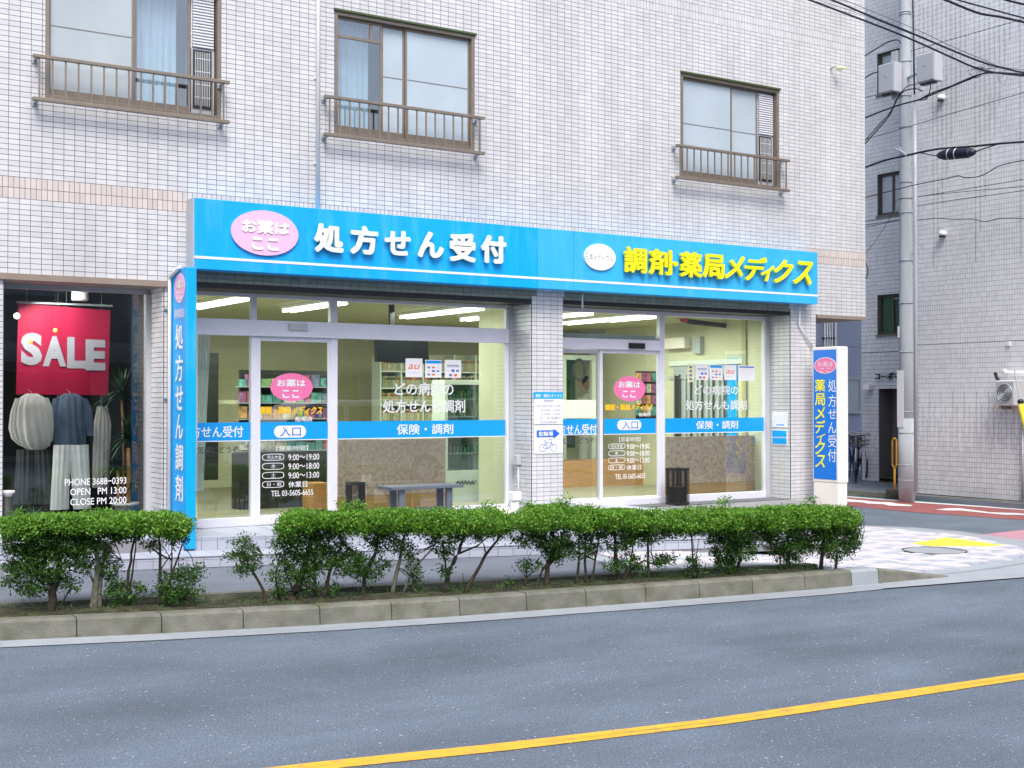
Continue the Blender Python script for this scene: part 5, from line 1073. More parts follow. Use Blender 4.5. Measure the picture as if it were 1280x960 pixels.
wbox('body', 'alu_g', (607, 578, 625, 640), 1.9, .3, None, None, wc, bevel=.01); c = PY(616, 578, 2.0); MB().ball((c[0], 2.03, c[2]), (.11, .11, .12), 16, 10).build('dome', M['alu_g'], wc, smooth=True)
h0 = PY(619, 553, 1.9); MB().tube([PY(606, 556, 1.85), h0, PY(624, 560, 1.85), PY(627, 590, 1.85), PY(628, 636, 1.85)], .014, 8).build('handle_tube', M['mint'], wc, smooth=True)
# low counters with mottled fronts
def counter(u0, u1, y, v0, v1, v2, lab, vbase=None):
    t_ = thing('counter', lab, 'counter', (PY((u0+u1)/2, v1, y)[0], y, .385)); wbox('mottled_front', 'mottle', (u0, v0, u1, v1), y, .05, None, None, t_); wbox('wood_base', 'wood', (u0, v1+.4, u1, v2), y-.01, .06, None, None, t_); return t_
counter(423, 557, 1.0, 549, 618, 645, 'low counter with mottled brown front and wooden base in the left shop')
counter(832, 957, .9, 545, 603, 622, 'low counter with mottled brown front and wooden base in the right shop')
# right shop interior
wc2 = thing('wall_cabinet', 'grey wall cabinets above the desk inside the right shop', 'cabinet', (10.6, 4.4, 1.9))
for b_ in ((738, 411, 770, 456), (771, 411, 793, 456)): wbox('cabinet_door', 'alu_g', b_, 4.4, .3, None, None, wc2, bevel=.004)
dr = thing('inner_doorframe', 'green framed inner doorway with a wreath behind the right sliding door', 'door frame', (10, 4.0, .385))
for b_ in ((704, 444, 745, 450), (704, 450, 708, 640), (740, 450, 745, 640)): wbox('frame', 'mint', b_, 4.1, .06, None, None, dr)
wbox('door_leaf', 'fol', (708, 450, 719, 560), 4.2, .03, None, None, dr)
c = PY(724, 462, 4.0); MB().tube([(c[0]+.11*math.cos(a), 4.0, c[2]+.16*math.sin(a)) for a in np.linspace(0, 2*math.pi, 20)], .022, 6).build('wreath', M['fab_d'], dr)
rk2 = thing('leaflet_rack', 'small rack of leaflets beside the pink sticker in the right shop', 'rack', (10.7, 3, 1.4))
for r_ in range(4):
    for k in range(4): wbox('leaflet', 'paper', (797+k*6, 466+r_*14, 802+k*6, 477+r_*14), 3.0, .04, None, None, rk2).data.materials[0] = pm[R.randint(8)]
wbox('rack_back', 'dark', (796, 464, 821, 524), 3.05, .03, None, None, rk2)
wbox('desk', 'wood', (704, 575, 824, 640), 3.4, .5, 'wooden reception desk inside the right shop', 'desk')
wbox('office_printer', 'paper', (703, 500, 745, 523), 3.2, .4, 'white office printer on the desk behind the sliding door', 'printer')
# side window onto the street in the right shop and things near it
XW = 12.745
def wx(name, mm, box, X, dx, parent=None, lab=None, cat=None):
    u0, v0, u1, v1 = box; vm = (v0+v1)/2; a, c = PX(u0, vm, X), PX(u1, vm, X); um = (u0+u1)/2
    o = bx(name, M[mm], (X-dx, a[1], PX(um, v1, X)[2]), (X, c[1], PX(um, v0, X)[2]), parent); return tag(o, lab, cat) if parent is None else o
sw = thing('side_window', 'blue grey side window with vertical bars inside the right shop', 'window', (12.7, 2.2, 1.2))
wx('pane', 'frost', (843, 456, 908, 600), XW, .012, sw)
for u in (843, 850, 857, 864, 871, 878, 885, 892, 899, 906): wx('bar', 'alu_g' if u % 2 else 'bronze_d', (u-.8, 468, u+.8, 600), XW-.03, .015, sw)
wx('head', 'mint', (838, 450, 930, 456), XW, .04, sw); wx('sill_rail', 'alu_g', (838, 470, 910, 473), XW, .035, sw); wx('side_post', 'dark', (843, 470, 849, 600), XW-.02, .02, sw)
wx('blue_poster', 'blue', (909, 448, 922, 600), XW-.002, .01, None, 'tall blue poster on the side wall behind the shop stickers', 'poster')
wx('air_conditioner', 'cream', (836, 423, 867, 436), XW-.002, .18, None, 'long wall air conditioner high inside the right shop', 'air conditioner')
wx('wall_box', 'alu_g', (870, 421, 880, 442), XW-.002, .08, None, 'grey box on the right shop wall beside the air conditioner', 'box')
wx('wall_column', 'ceil', (929, 395, 934, 610), XW-.002, .03, None, 'olive column on the side wall near the right end of the shop window', 'column')
q = MB(); q.tube([PY(860, 402, 1.5), PY(952, 412, 1.5)], .035, 8); tag(q.build('curtain_pole', M['dark'], smooth=True), 'dark pole under the ceiling of the right shop', 'pole')
c = PY(855, 398, 1.4); tag(MB().ball(c, (.07, .07, .06), 12, 8).build('red_ornament', M['crimson'], smooth=True), 'red round ornament hanging by the right shop mullion', 'ornament')
# member of staff behind the desk
def skin_body(name, joints, edges, m, parent, sub=2):
    base = np.array(chain(parent)); me = bpy.data.meshes.new(name); me.from_pydata([tuple(np.array(j[0])-base) for j in joints], edges, []); o = link(name, me, m, parent)
    s_ = o.modifiers.new('skin', 'SKIN'); s_.use_smooth_shade = True
    for i, j in enumerate(joints): me.skin_vertices[0].data[i].radius = (j[1], j[2]); me.skin_vertices[0].data[i].use_root = i == 0
    o.modifiers.new('sub', 'SUBSURF').levels = sub; o.modifiers['sub'].render_levels = sub; return o
hp = PY(735, 479, 4.9); fx, fy, fz = hp[0], 4.9, hp[2]; pr = thing('person', 'staff member in a white coat with dark hair standing behind the desk', 'person', (fx, fy, .385))
jt = [((fx, fy, fz-.72), .15, .11), ((fx, fy, fz-.50), .14, .10), ((fx, fy, fz-.30), .17, .10), ((fx, fy, fz-.22), .12, .08), ((fx, fy, fz-.15), .055, .05), ((fx-.18, fy, fz-.27), .06, .06), ((fx-.24, fy-.03, fz-.50), .048, .048), ((fx-.18, fy-.22, fz-.58), .038, .038), ((fx+.18, fy, fz-.27), .06, .06), ((fx+.24, fy-.03, fz-.50), .048, .048), ((fx+.18, fy-.22, fz-.58), .038, .038), ((fx-.09, fy, fz-1.0), .10, .10), ((fx-.10, fy, .45), .06, .06), ((fx+.09, fy, fz-1.0), .10, .10), ((fx+.10, fy, .45), .06, .06)]
skin_body('body', jt, [(0, 1), (1, 2), (2, 3), (3, 4), (2, 5), (5, 6), (6, 7), (2, 8), (8, 9), (9, 10), (0, 11), (11, 12), (0, 13), (13, 14)], M['fab_w'], pr)
MB().ball((fx, fy-.01, fz), (.078, .095, .115), 16, 12).ball((fx, fy-.105, fz-.01), (.014, .02, .022), 8, 6).ball((fx-.078, fy, fz-.01), (.012, .02, .028), 8, 6).ball((fx+.078, fy, fz-.01), (.012, .02, .028), 8, 6).build('head', M['skin'], pr, smooth=True)
MB().ball((fx, fy+.015, fz+.03), (.088, .098, .105), 16, 12).build('hair', M['hair'], pr, smooth=True)
for sx_ in (-1, 1):
    hx, hy, hz = fx+sx_*.18, fy-.25, fz-.59; q = MB(); q.ball((hx, hy, hz), (.035, .045, .014), 10, 6)
    for k in range(4): q.tube([(hx+(k-1.5)*.017, hy-.035, hz), (hx+(k-1.5)*.018, hy-.07-.008*(1.5-abs(k-1.5)), hz-.008), (hx+(k-1.5)*.018, hy-.09, hz-.022)], [.008, .007, .006], 6)
    q.tube([(hx-sx_*.03, hy-.01, hz), (hx-sx_*.055, hy-.04, hz-.005)], [.009, .007], 6); q.build('hand', M['skin'], pr, smooth=True)
for sx_ in (-1, 1): MB().ball((fx+sx_*.028, fy-.098, fz+.015), (.012, .008, .007), 8, 6).build('eye', M['hair'], pr)
MB().ball((fx, fy-.098, fz-.05), (.022, .008, .006), 8, 6).build('mouth', M['crimson'], pr)
# ================================================================ SIDE STREET: grey tiled building
gb = thing('grey_tiled_building', 'grey tiled building across the side street with narrow windows', 'building', (19, 0, .08))
YL = PX(1077, 500, 20)[1]; YS = 2.52; XR = 18.0; XLf = 20.0
wins = []
for (v0, v1) in ((62, 118), (214, 270), (366, 420)):
    y1, y0 = PX(1096.5, v0, XLf)[1], PX(1131, v0, XLf)[1]; zt_, zb_ = PX(1110, v0+2, XLf)[2], PX(1110, v1-2, XLf)[2]; wins.append((y0, y1, zb_, zt_))
dy1, dy0 = PX(1098.5, 540, XLf)[1], PX(1132, 540, XLf)[1]; dz1, dz0 = PX(1110, 486, XLf)[2], PX(1110, 597, XLf)[2]; dz0 = .20
ops = wins+[(dy0, dy1, dz0, dz1)]
def free2(y0, y1, z0, z1, O):
    Rr = [(y0, y1, z0, z1)]
    for o in O:
        N = []
        for a, b, c, d_ in Rr:
            if o[0] >= b or o[1] <= a or o[2] >= d_ or o[3] <= c: N.append((a, b, c, d_)); continue
            if a < o[0]: N.append((a, o[0], c, d_))
            if b > o[1]: N.append((o[1], b, c, d_))
            aa, bb = max(a, o[0]), min(b, o[1])
            if c < o[2]: N.append((aa, bb, c, o[2]))
            if d_ > o[3]: N.append((aa, bb, o[3], d_))
        Rr = N
    return Rr
gw_ = [(XLf+.008, XLf+.4, a, b, c, d_) for a, b, c, d_ in free2(2.3, YL, .05, 13, ops)]+[(XR+.008, XR+3, -9, YS, .05, 13), (XLf+.4, XLf+3, 2.6, YL, .05, 13)][:2]+[(XLf+.4, XLf+.5, 2.6, YL, 3, 13)]
gwall = boxes_mesh('wall', gw_, M['grout2'], gb)
GT = []; ty, tz = .0475, .0825
z = .10; rowi = 0
while z < 13:
    big = rowi % 31 == 30
    y = YS-ty
    while y > -3.2:
        GT.append((XR, XR+.012, y+.0042, y+ty-.0042, z+.003, z+tz-.003)); y -= ty
    y = YL-ty
    while y > 2.3:
        for a, b, c, d_ in free2(y, y+ty, z, z+tz, ops):
            if b-a > .012 and d_-c > .02: GT.append((XLf, XLf+.012, a+.003, b-.003, c+.003, d_-.003))
        y -= ty
    z += tz; rowi += 1
    if big: z += .012
boxes_mesh('tiling', GT, M['tile2'], gwall, 'stuff', 3)
JT = []; y = YS-ty; kk = 0
while y > -3.2:
    zz0 = .9+1.2*((kk*7) % 5)/5; zz1 = 12.5 if kk % 2 == 0 else 4+((kk*5) % 9)*.5
    JT.append((XR+.0005, XR+.007, y-.0042, y+.0042, zz0, zz1)); y -= ty; kk += 1
boxes_mesh('pale_joints', JT, M['joint_w'], gwall, 'stuff')
for k, (y0, y1, z0, z1) in enumerate(wins):
    fr = MB().box((XLf+.06, y0, z0), (XLf+.12, y0+.05, z1)).box((XLf+.06, y1-.05, z0), (XLf+.12, y1, z1)).box((XLf+.06, y0+.05, z0), (XLf+.12, y1-.05, z0+.05)).box((XLf+.06, y0+.05, z1-.05), (XLf+.12, y1-.05, z1)).box((XLf+.06, (y0+y1)/2-.02, z0+.05), (XLf+.12, (y0+y1)/2+.02, z1-.05)).build('window', M['bronze_d'], gb)
    bx('pane', M['frost'] if k != 2 else M['fol'], (XLf+.09, y0+.05, z0+.05), (XLf+.10, y1-.05, z1-.05), fr); bx('sill', M['conc'], (XLf-.03, y0-.02, z0-.04), (XLf+.06, y1+.02, z0-.002), fr)
bx('doorway', M['dark'], (XLf+1.2, dy0-.2, dz0), (XLf+1.24, dy1+.2, dz1), gb); boxes_mesh('door_reveal', [(XLf+.4, XLf+1.2, dy1, dy1+.05, dz0, dz1), (XLf+.4, XLf+1.2, dy0-.05, dy0, dz0, dz1), (XLf+.4, XLf+1.2, dy0, dy1, dz1, dz1+.05), (XLf+.0, XLf+1.2, dy0, dy1, .08, dz0)], M['conc'], gb)
bx('letter_boxes', M['black'], (XLf+.5, dy1-.35, 1.0), (XLf+1.1, dy1-.002, 1.9), gb)
txt_x('lettering', 'コーポマン', 1094.5, 465.5, 1133, 474.5, XLf-.03, M['black'], gb, .03, .02)
q1 = PX(1080, 481, XLf-.1); q2 = PX(1088, 487.5, XLf-.1); tag(bx('entrance_lamp', M['paper'], (XLf-.14, q2[1], q2[2]), (XLf-.005, q1[1], q1[2]), gb, .01), None)
for u, v, lab in ((1176, 122, 'upper'), (1178, 292, 'lower')):
    p = PX(u, v, XR-.05); MB().ball((XR-.045, p[1], p[2]), (.07, .065, .055), 14, 10).build('vent_cowl', M['white'], gb, smooth=True, label=lab+' round white vent cowl on the wall'); MB().lathe((XR-.06, p[1], p[2]-.05), [(.05, -.01), (.052, .012)], 12).build('vent_mouth', M['black'], gb)
p = PX(1260, 430, XR-.03); MB().box((XR-.03, p[1]-.04, p[2]-.04), (XR-.002, p[1]+.04, p[2]+.04)).build('small_cap', M['white'], gb, bevel=.012)
q = MB(); yy = PX(1278.5, 600, XR-.04)[1]; q.tube([(XR-.04, yy, PX(1278, 530, XR-.04)[2]), (XR-.04, yy, .12)], .022, 8); q.build('down_pipe', M['galv'], gb, smooth=True)
# outdoor unit, white hose duct
ac = thing('outdoor_unit', 'white air conditioner outdoor unit on the grey tiled wall at the right edge', 'air conditioner', (17.8, .3, 1.6)); Xa = 17.72
A, B_ = PX(1244, 476, Xa), PX(1262, 507, Xa)
ya_, yb2 = A[1], PX(1300, 490, Xa)[1]; za_, zb2 = B_[2], PX(1250, 475.5, Xa)[2]
MB().box((Xa, yb2, za_), (Xa+.25, ya_, zb2)).build('case', M['white'], ac, bevel=.01)
gy0, gy1 = PX(1267, 490, Xa)[1], PX(1245.5, 490, Xa)[1]; cyy, czz = (gy0+gy1)/2, (za_+zb2)/2; r_ = min((gy1-gy0)/2, (zb2-za_)/2)*.9
bx('grille_plate', M['alu_g'], (Xa-.006, gy0, za_+.02), (Xa-.001, gy1, zb2-.02), ac)
q = MB()
for rr in (1., .78, .56, .34, .15): q.tube([(Xa-.014, cyy+r_*rr*math.cos(a), czz+r_*rr*math.sin(a)) for a in np.linspace(0, 2*math.pi, 25)], .006, 4)
q.build('fan_guard', M['galv'], ac); MB().prism([(Xa-.009, cyy+r_*math.cos(a), czz+r_*math.sin(a)) for a in np.linspace(0, 2*math.pi, 25)[:-1]], (.002, 0, 0)).build('fan_opening', M['cable_g'], ac)
for y_2 in (ya_-.08, yb2+.08): MB().box((Xa+.0, y_2-.015, za_-.06), (XR-.001, y_2+.015, za_-.002)).build('bracket', M['brown'], ac)
MB().tube([PX(1244, 466, 17.85), PX(1246, 472, 17.85), PX(1248, 475, 17.85)], .03, 8).build('hose', M['black'], ac)
dd_ = thing('wall_duct', 'fat white insulated duct above the outdoor unit', 'duct', PX(1262, 465, 17.88)); MB().tube([PX(1255, 463, 17.88), PX(1258, 466.5, 17.88), PX(1270, 467, 17.88), PX(1310, 466, 17.88)], .042, 12).build('duct', M['white'], dd_, smooth=True)
# yellow guard on the stay wire at the right edge, and the yellow loop
gwr = thing('stay_wire_guard', 'yellow plastic guard on a stay wire at the right edge of the view', 'wire guard', PX(1277, 520, 16.5)); MB().tube([PX(1275.5, 503, 16.5), PX(1277, 512, 16.5), PX(1290, 560, 16.5), PX(1310, 640, 16.5)], [.03, .045, .045, .045], 12).build('guard', M['tact'], gwr, smooth=True)
MB().tube([PX(1268, 462, 16.5), PX(1275.5, 503, 16.5)], .010, 6).build('wire', M['galv'], gwr); MB().ball(PX(1275.8, 502, 16.5), (.05, .05, .04), 10, 8).build('clamp', M['black'], gwr, smooth=True)
lb = thing('loop_post', 'thin yellow loop post standing on a dark foot beside the utility pole', 'post', PX(1117, 617, 17.6)); yk = M['line_y']
c = PX(1118, 560, 17.6); yc_ = c[1]; zt_, zb_ = PX(1118, 548, 17.6)[2], PX(1118, 584, 17.6)[2]; hw = (PX(1115, 560, 17.6)[1]-PX(1120, 560, 17.6)[1])/2
MB().tube([(17.6, yc_+hw, zb_+.04), (17.6, yc_+hw, zt_-.04), (17.6, yc_+hw*.5, zt_), (17.6, yc_-hw*.5, zt_), (17.6, yc_-hw, zt_-.04), (17.6, yc_-hw, zb_+.04), (17.6, yc_-hw*.4, zb_), (17.6, yc_+hw*.4, zb_), (17.6, yc_+hw, zb_+.04)], .016, 8).build('loop', yk, lb, smooth=True)
MB().tube([(17.6, yc_, zb_), (17.6, yc_, .14)], .018, 8).build('stem', yk, lb, smooth=True); bx('foot', M['bronze_d'], (17.5, yc_-.25, .08), (17.72, yc_+.12, .17), lb, .02)
# pale blue building behind the corner, with pipes, window
pb = thing('pale_blue_building', 'pale blue rendered building seen behind the corner under the overhang', 'building', (22, 8.2, 0))
Yb = 8.2; bx('wall', M['wall_b'], (14.5, Yb, .0), (26, Yb+3, 9), pb)
for u in (1031.5, 1034.5, 1037.5, 1040.5, 1045): p = PY(u, 420, Yb-.06); MB().tube([(p[0], Yb-.05, .1), (p[0], Yb-.05, 3.9)], .025 if u < 1044 else .04, 8).build('pipe', M['galv'], pb, smooth=True); MB().box((p[0]-.04, Yb-.07, PY(u, 423, Yb)[2]-.02), (p[0]+.04, Yb-.002, PY(u, 423, Yb)[2]+.02)).build('pipe_clip', M['bronze_d'], pb)
a_, c_ = PY(1058, 490, Yb), PY(1075, 517, Yb); zt_ = PY(1066, 472, Yb)[2]
fr = MB().box((a_[0], Yb-.04, c_[2]), (c_[0], Yb-.002, c_[2]+.05)).box((a_[0], Yb-.04, zt_-.05), (c_[0], Yb-.002, zt_)).box((c_[0]-.05, Yb-.04, c_[2]+.05), (c_[0], Yb-.002, zt_-.05)).build('window', M['alu_g'], pb); bx('pane', M['frost_b'], (a_[0], Yb-.02, c_[2]+.05), (c_[0]-.05, Yb-.003, zt_-.05), fr)
for v in (434, 501): zz = PY(1066, v, Yb)[2]; bx('joint', M['grout2'], (14.6, Yb-.004, zz), (25.9, Yb-.0005, zz+.012), pb)
# bicycles parked by it
def bicycle(x, y, rz, lab, frm):
    t_ = thing('bicycle', lab, 'bicycle', (x, y, .085), 'bicycles parked beside the pale blue wall'); t_.rotation_euler[2] = 0; c_, s_ = math.cos(rz), math.sin(rz)
    L = lambda a, z, o=0.: (x+a*c_-o*s_, y+a*s_+o*c_, z+.085)
    for a in (-.5, .5):
        q = MB(); q.tube([L(a+.31*math.cos(k), .33+.31*math.sin(k)) for k in np.linspace(0, 2*math.pi, 29)], .018, 6); wh = q.build('wheel', M['black'], t_)
        q = MB()
        for k in range(10): q.tube([L(a, .33), L(a+.3*math.cos(k*.628), .33+.3*math.sin(k*.628))], .003, 3)
        q.build('spokes', M['galv'], wh)
        q = MB(); q.tube([L(a+.35*math.cos(k), .33+.35*math.sin(k)) for k in np.linspace(.3, 2.8, 14)], .016, 5); q.build('mudguard', M['alu_g'], t_)
    q = MB(); 
    for a, b_ in (((-.5, .33), (-.08, .28)), ((-.08, .28), (-.18, .78)), ((-.18, .78), (-.5, .33)), ((-.16, .60), (.34, .72)), ((-.08, .28), (.34, .62)), ((.34, .62), (.32, .92)), ((.34, .62), (.5, .33))): q.tube([L(*a), L(*b_)], .016, 7)
    q.build('frame', frm, t_, smooth=True); MB().tube([L(.22, .96, .26), L(.34, .98, .2), L(.33, .94, 0), L(.34, .98, -.2), L(.22, .96, -.26)], .012, 6).build('handlebar', M['galv'], t_, smooth=True)
    MB().ball(L(-.20, .83), (.13, .09, .035), 12, 6).build('saddle', M['black'], t_, smooth=True)
    q = MB()
    for i in range(8):
        f_ = -.17+.34*i/7
        q.tube([L(.44, .72, f_), L(.42, .94, f_)], .004, 3); q.tube([L(.74, .72, f_), L(.78, .94, f_)], .004, 3); q.tube([L(.44, .72, f_), L(.74, .72, f_)], .004, 3)
    for zz, e in ((.74, 0), (.82, .01), (.93, .03)): q.tube([L(.44-e, zz, -.18), L(.76+e, zz, -.18), L(.76+e, zz, .18), L(.44-e, zz, .18), L(.44-e, zz, -.18)], .006, 4)
    q.build('basket', M['bronze_d'], t_)
for (u_, v_, a_, lb_, fm_) in ((1070, 602, 222, 'dark bicycle with a front basket nearest the pylon sign', 'print_s'), (1075, 599, 232, 'second bicycle packed behind the front basket bicycle', 'black'), (1065, 596, 214, 'blue bicycle parked closest to the pale blue wall', 'blue_t')):
    p = PZ(u_, v_, .085); bicycle(p[0], p[1], math.radians(a_), lb_, M[fm_])
# ================================================================ UTILITY POLE with boxes and cables
XP = 17.3; c0 = PX(1133.5, 621, XP); PYc = c0[1]
up = thing('utility_pole', 'tall grey concrete utility pole in front of the grey tiled building', 'utility pole', (XP, PYc, 0))
s_ = (np.array([XP, PYc, 3])-CAM)@FW/F; rb, rt_ = 10.8*s_, 8.3*s_
rb = 9.6*s_
def rz_(z): return float(np.interp(z, [0, 3, 6, 9, 12], [9.6, 8.3, 7.2, 6.4, 5.8]))*s_
MB().tube([(XP, PYc, z) for z in (-.02, 3, 6, 9, 12)], [rz_(z) for z in (0, 3, 6, 9, 12)], 24).build('shaft', M['pole'], up, smooth=True)
def zP(v): return PX(1133, v, XP)[2]
MB().tube([(XP, PYc, zP(621)+.0), (XP, PYc, zP(523))], rb*1.05, 24).build('collar', M['pole'], up, smooth=True)
def onp(u, v, dx=-.18): return PX(u, v, XP+dx)
MB().tube([onp(1144.8, 615), onp(1144.2, 300), onp(1143.2, 130)], .030, 10).build('conduit', M['box'], up, smooth=True)
MB().tube([onp(1143, 118, -.2), onp(1142, 60, -.2), onp(1141, 0, -.2), onp(1141, -60, -.2)], .014, 6).build('riser_cable', M['cable'], up, smooth=True)
for v in (15, 18, 77, 120, 159, 193, 228, 248, 266, 326, 379, 440, 515, 541, 581, 600):
    z = zP(v); rq = rz_(z)*(1.05 if v < 520 else 1.1); MB().tube([(XP+rq*math.cos(a), PYc+rq*math.sin(a), z) for a in np.linspace(0, 2*math.pi, 25)], .010, 5, False).build('band', M['galv'], up, smooth=True)
for i, v in enumerate((40, 95, 150, 205, 262, 318, 372)):
    a = (-1)**i; MB().tube([(XP, PYc+a*rb*.9, zP(v)), (XP, PYc+a*(rb+.12), zP(v))], .008, 5).build('step_bolt', M['galv'], up)
bx('notice_plate', M['print_w'], (XP-rb-.012, PX(1136, 400, XP)[1]-.0, zP(534)), (XP-rb-.004, PX(1128, 400, XP)[1], zP(463)), up)
bx('pole_number', M['white'], (XP-rb-.012, PX(1131, 410, XP)[1], zP(422)), (XP-rb-.004, PX(1129, 410, XP)[1], zP(408)), up)
def jbox(u0, v0, u1, v1, lab):
    X = XP-.32; A, B_ = PX(u0, v0, X), PX(u1, v1, X); t_ = thing('junction_box', lab, 'junction box', (X, (A[1]+B_[1])/2, B_[2]), 'junction boxes on the utility pole')
    q = MB().box((X, B_[1], B_[2]), (X+.20, A[1], A[2])); q.build('case', M['box'], t_, bevel=.012); MB().box((X-.012, B_[1]+.02, B_[2]+.02), (X-.002, A[1]-.02, A[2]-.02)).build('door', M['box'], t_, bevel=.006)
    MB().box((X+.03, B_[1]+.05, B_[2]-.03), (X+.12, A[1]-.05, B_[2]-.001)).build('gland', M['black'], t_); MB().tube([(X-.02, (A[1]+B_[1])/2, (A[2]+B_[2])/2+.04), (X-.012, (A[1]+B_[1])/2, (A[2]+B_[2])/2+.04)], .02, 10).build('lock', M['alu_g'], t_)
    MB().tube([(X+.1, (A[1]+B_[1])/2, (A[2]+B_[2])/2), (XP, PYc, (A[2]+B_[2])/2)], .025, 6).build('bracket', M['galv'], t_)
jbox(1097.5, 82, 1118, 113.5, 'smaller junction box on the left of the utility pole'); jbox(1145.5, 69.5, 1168.5, 99.5, 'larger junction box on the right of the utility pole')
bx('bracket_plate', M['alu_g'], (XP-.1, PX(1126, 90, XP)[1], zP(120)), (XP-.02, PX(1119, 90, XP)[1], zP(62)), up)
def cable(pts, r, lab, X=17.0, Y=None, m='cable', sag=None):
    P = [(PY(u, v, Y) if Y is not None else PX(u, v, X)) for u, v in pts]; out = []
    for i in range(len(P)-1):       # Catmull-Rom through the measured points
        a, b_, c_, d_ = P[max(i-1, 0)], P[i], P[i+1], P[min(i+2, len(P)-1)]
        for k in range(6): t_ = k/6; out.append(.5*((2*b_)+(-a+c_)*t_+(2*a-5*b_+4*c_-d_)*t_**2+(-a+3*b_-3*c_+d_)*t_**3))
    out.append(P[-1]); q = MB().tube(out, r, 6).build('overhead_cable', M[m], smooth=True); return tag(q, lab, 'cable', 'overhead cables round the utility pole')
YC = -1.2
def cross(pts, r, lab, m='cable'):
    """a cable that runs on a straight vertical sheet from the near corner to beyond the right edge"""
    A2, B2_ = np.array([11.5, -1.6]), np.array([19.0, -3.4]); d_ = B2_-A2; n_ = np.array([-d_[1], d_[0]]); P = []
    for u, v in pts:
        rr = ray(u, v); t_ = ((A2-CAM[:2])@n_)/(rr[:2]@n_); P.append(CAM+rr*t_)
    out = []
    for i in range(len(P)-1):
        a, b_, c_, e_ = P[max(i-1, 0)], P[i], P[i+1], P[min(i+2, len(P)-1)]
        for k in range(6): t_ = k/6; out.append(.5*((2*b_)+(-a+c_)*t_+(2*a-5*b_+4*c_-e_)*t_**2+(-a+3*b_-3*c_+e_)*t_**3))
    out.append(P[-1]); return tag(MB().tube(out, r, 6).build('overhead_cable', M[m], smooth=True), lab, 'cable', 'overhead cables round the utility pole')
cross([(960, -18), (1012, 0), (1060, 18), (1127, 44), (1190, 72), (1215, 83), (1240, 90), (1282, 95), (1340, 100)], .012, 'lower thick cable crossing in front of the tiled corner')
cross([(990, -18), (1040, 0), (1090, 21), (1141, 42), (1200, 67), (1235, 80), (1262, 87), (1282, 91), (1340, 97)], .012, 'upper thick cable crossing in front of the tiled corner')
cross([(1010, -20), (1053, -1), (1141, 35), (1190, 58), (1230, 75), (1250, 83), (1282, 88)], .004, 'thin messenger wire above the thick crossing cables', 'cable_g')
cross([(985, -15), (1030, 2), (1085, 21), (1140, 43)], .003, 'thin wire between the thick crossing cables', 'cable_g')
cross([(1150, -12), (1182, 0), (1222, 16), (1250, 21), (1282, 28), (1330, 36)], .015, 'thick bundle at the upper right corner')
cross([(1165, -12), (1198, 0), (1230, 9), (1282, 23), (1330, 34)], .010, 'cable just above the thick bundle at the upper right')
cross([(1235, -8), (1258, 0), (1282, 6), (1330, 18)], .014, 'topmost cable in the upper right corner')
q = MB()
for u, v in ((1021, 4), (1061, 19), (1097, 32), (1163, 60), (1190, 71), (1048, 3), (1083, 18), (1116, 31), (1218, 74)):
    n_ = np.array([1.8, 7.5]); rr = ray(u, v); A2 = np.array([11.5, -1.6]); t_ = ((A2-CAM[:2])@n_)/(rr[:2]@n_); p = CAM+rr*t_; q.tube([p, p+np.array([.01, 0, .05])], .004, 4)
tag(q.build('cable_ties', M['cable']), 'small ties standing up along the thick crossing cables', 'cable ties'); bpy.data.objects['cable_ties']['kind'] = 'stuff'
cable([(1070, 73), (1082, 69), (1100, 58), (1112, 52), (1122, 50), (1126, 54)], .010, 'cable arching from the left to the top of the pole boxes', 16.9)
cable([(1070, 103), (1079, 99), (1090, 92), (1098, 90)], .010, 'short cable running into the left junction box', 16.9)
cable([(1070, 150), (1079, 148), (1105, 138), (1125, 131), (1150, 124), (1180, 112), (1212, 99), (1235, 91), (1282, 93), (1330, 96)], .013, 'thick cable climbing from the left past the pole to the knot of cables', 16.9)
cable([(1150, 124), (1165, 116), (1190, 107), (1215, 96), (1235, 90)], .009, 'second strand beside the climbing cable', 16.85)
cable([(1070, 192), (1080, 181), (1097, 162), (1112, 144), (1120, 127), (1130, 114), (1145, 111), (1153, 114)], .010, 'cable curving down left from the pole', 16.85)
cable([(1070, 186), (1080, 177), (1098, 157), (1113, 140), (1122, 122), (1134, 108), (1146, 106)], .008, 'thinner cable beside the one curving down left', 16.85)
cable([(1147, 125), (1157, 124), (1162, 115), (1164, 98)], .009, 'drip loop under the right junction box', 16.9)
cable([(1113, 113), (1115, 121), (1119, 127)], .008, 'short drop under the left junction box', 16.9)
cable([(1070, 214), (1082, 209), (1108, 200), (1135, 194), (1152, 190), (1175, 186), (1215, 183), (1245, 180), (1282, 177), (1330, 173)], .017, 'heaviest cable crossing low with a splice closure')
cable([(1150, 191), (1165, 194), (1173, 195)], .009, 'short tail entering the splice closure'); cable([(1218, 190), (1232, 185), (1248, 180)], .010, 'short tail leaving the splice closure')
cable([(1070, 181), (1080, 175), (1140, 157), (1200, 139), (1282, 115), (1330, 100)], .006, 'thin cable rising evenly to the right above the splice closure', m='cable_g')
cable([(1070, 251), (1082, 247), (1140, 232), (1180, 224), (1198, 220), (1206, 222), (1222, 221), (1236, 215), (1250, 207), (1282, 200), (1330, 192)], .008, 'thin cable with a dip between the two vent cowls')
cable([(1070, 287), (1082, 284), (1126, 275)], .006, 'short thin wire left of the pole above the lower window'); cable([(1070, 279), (1082, 277), (1126, 270)], .006, 'short thin wire just above its twin left of the pole')
cable([(1147, 275), (1170, 273), (1190, 274), (1215, 274), (1232, 277), (1250, 273), (1282, 273), (1330, 272)], .006, 'wavy thin wire running to the right at mid height')
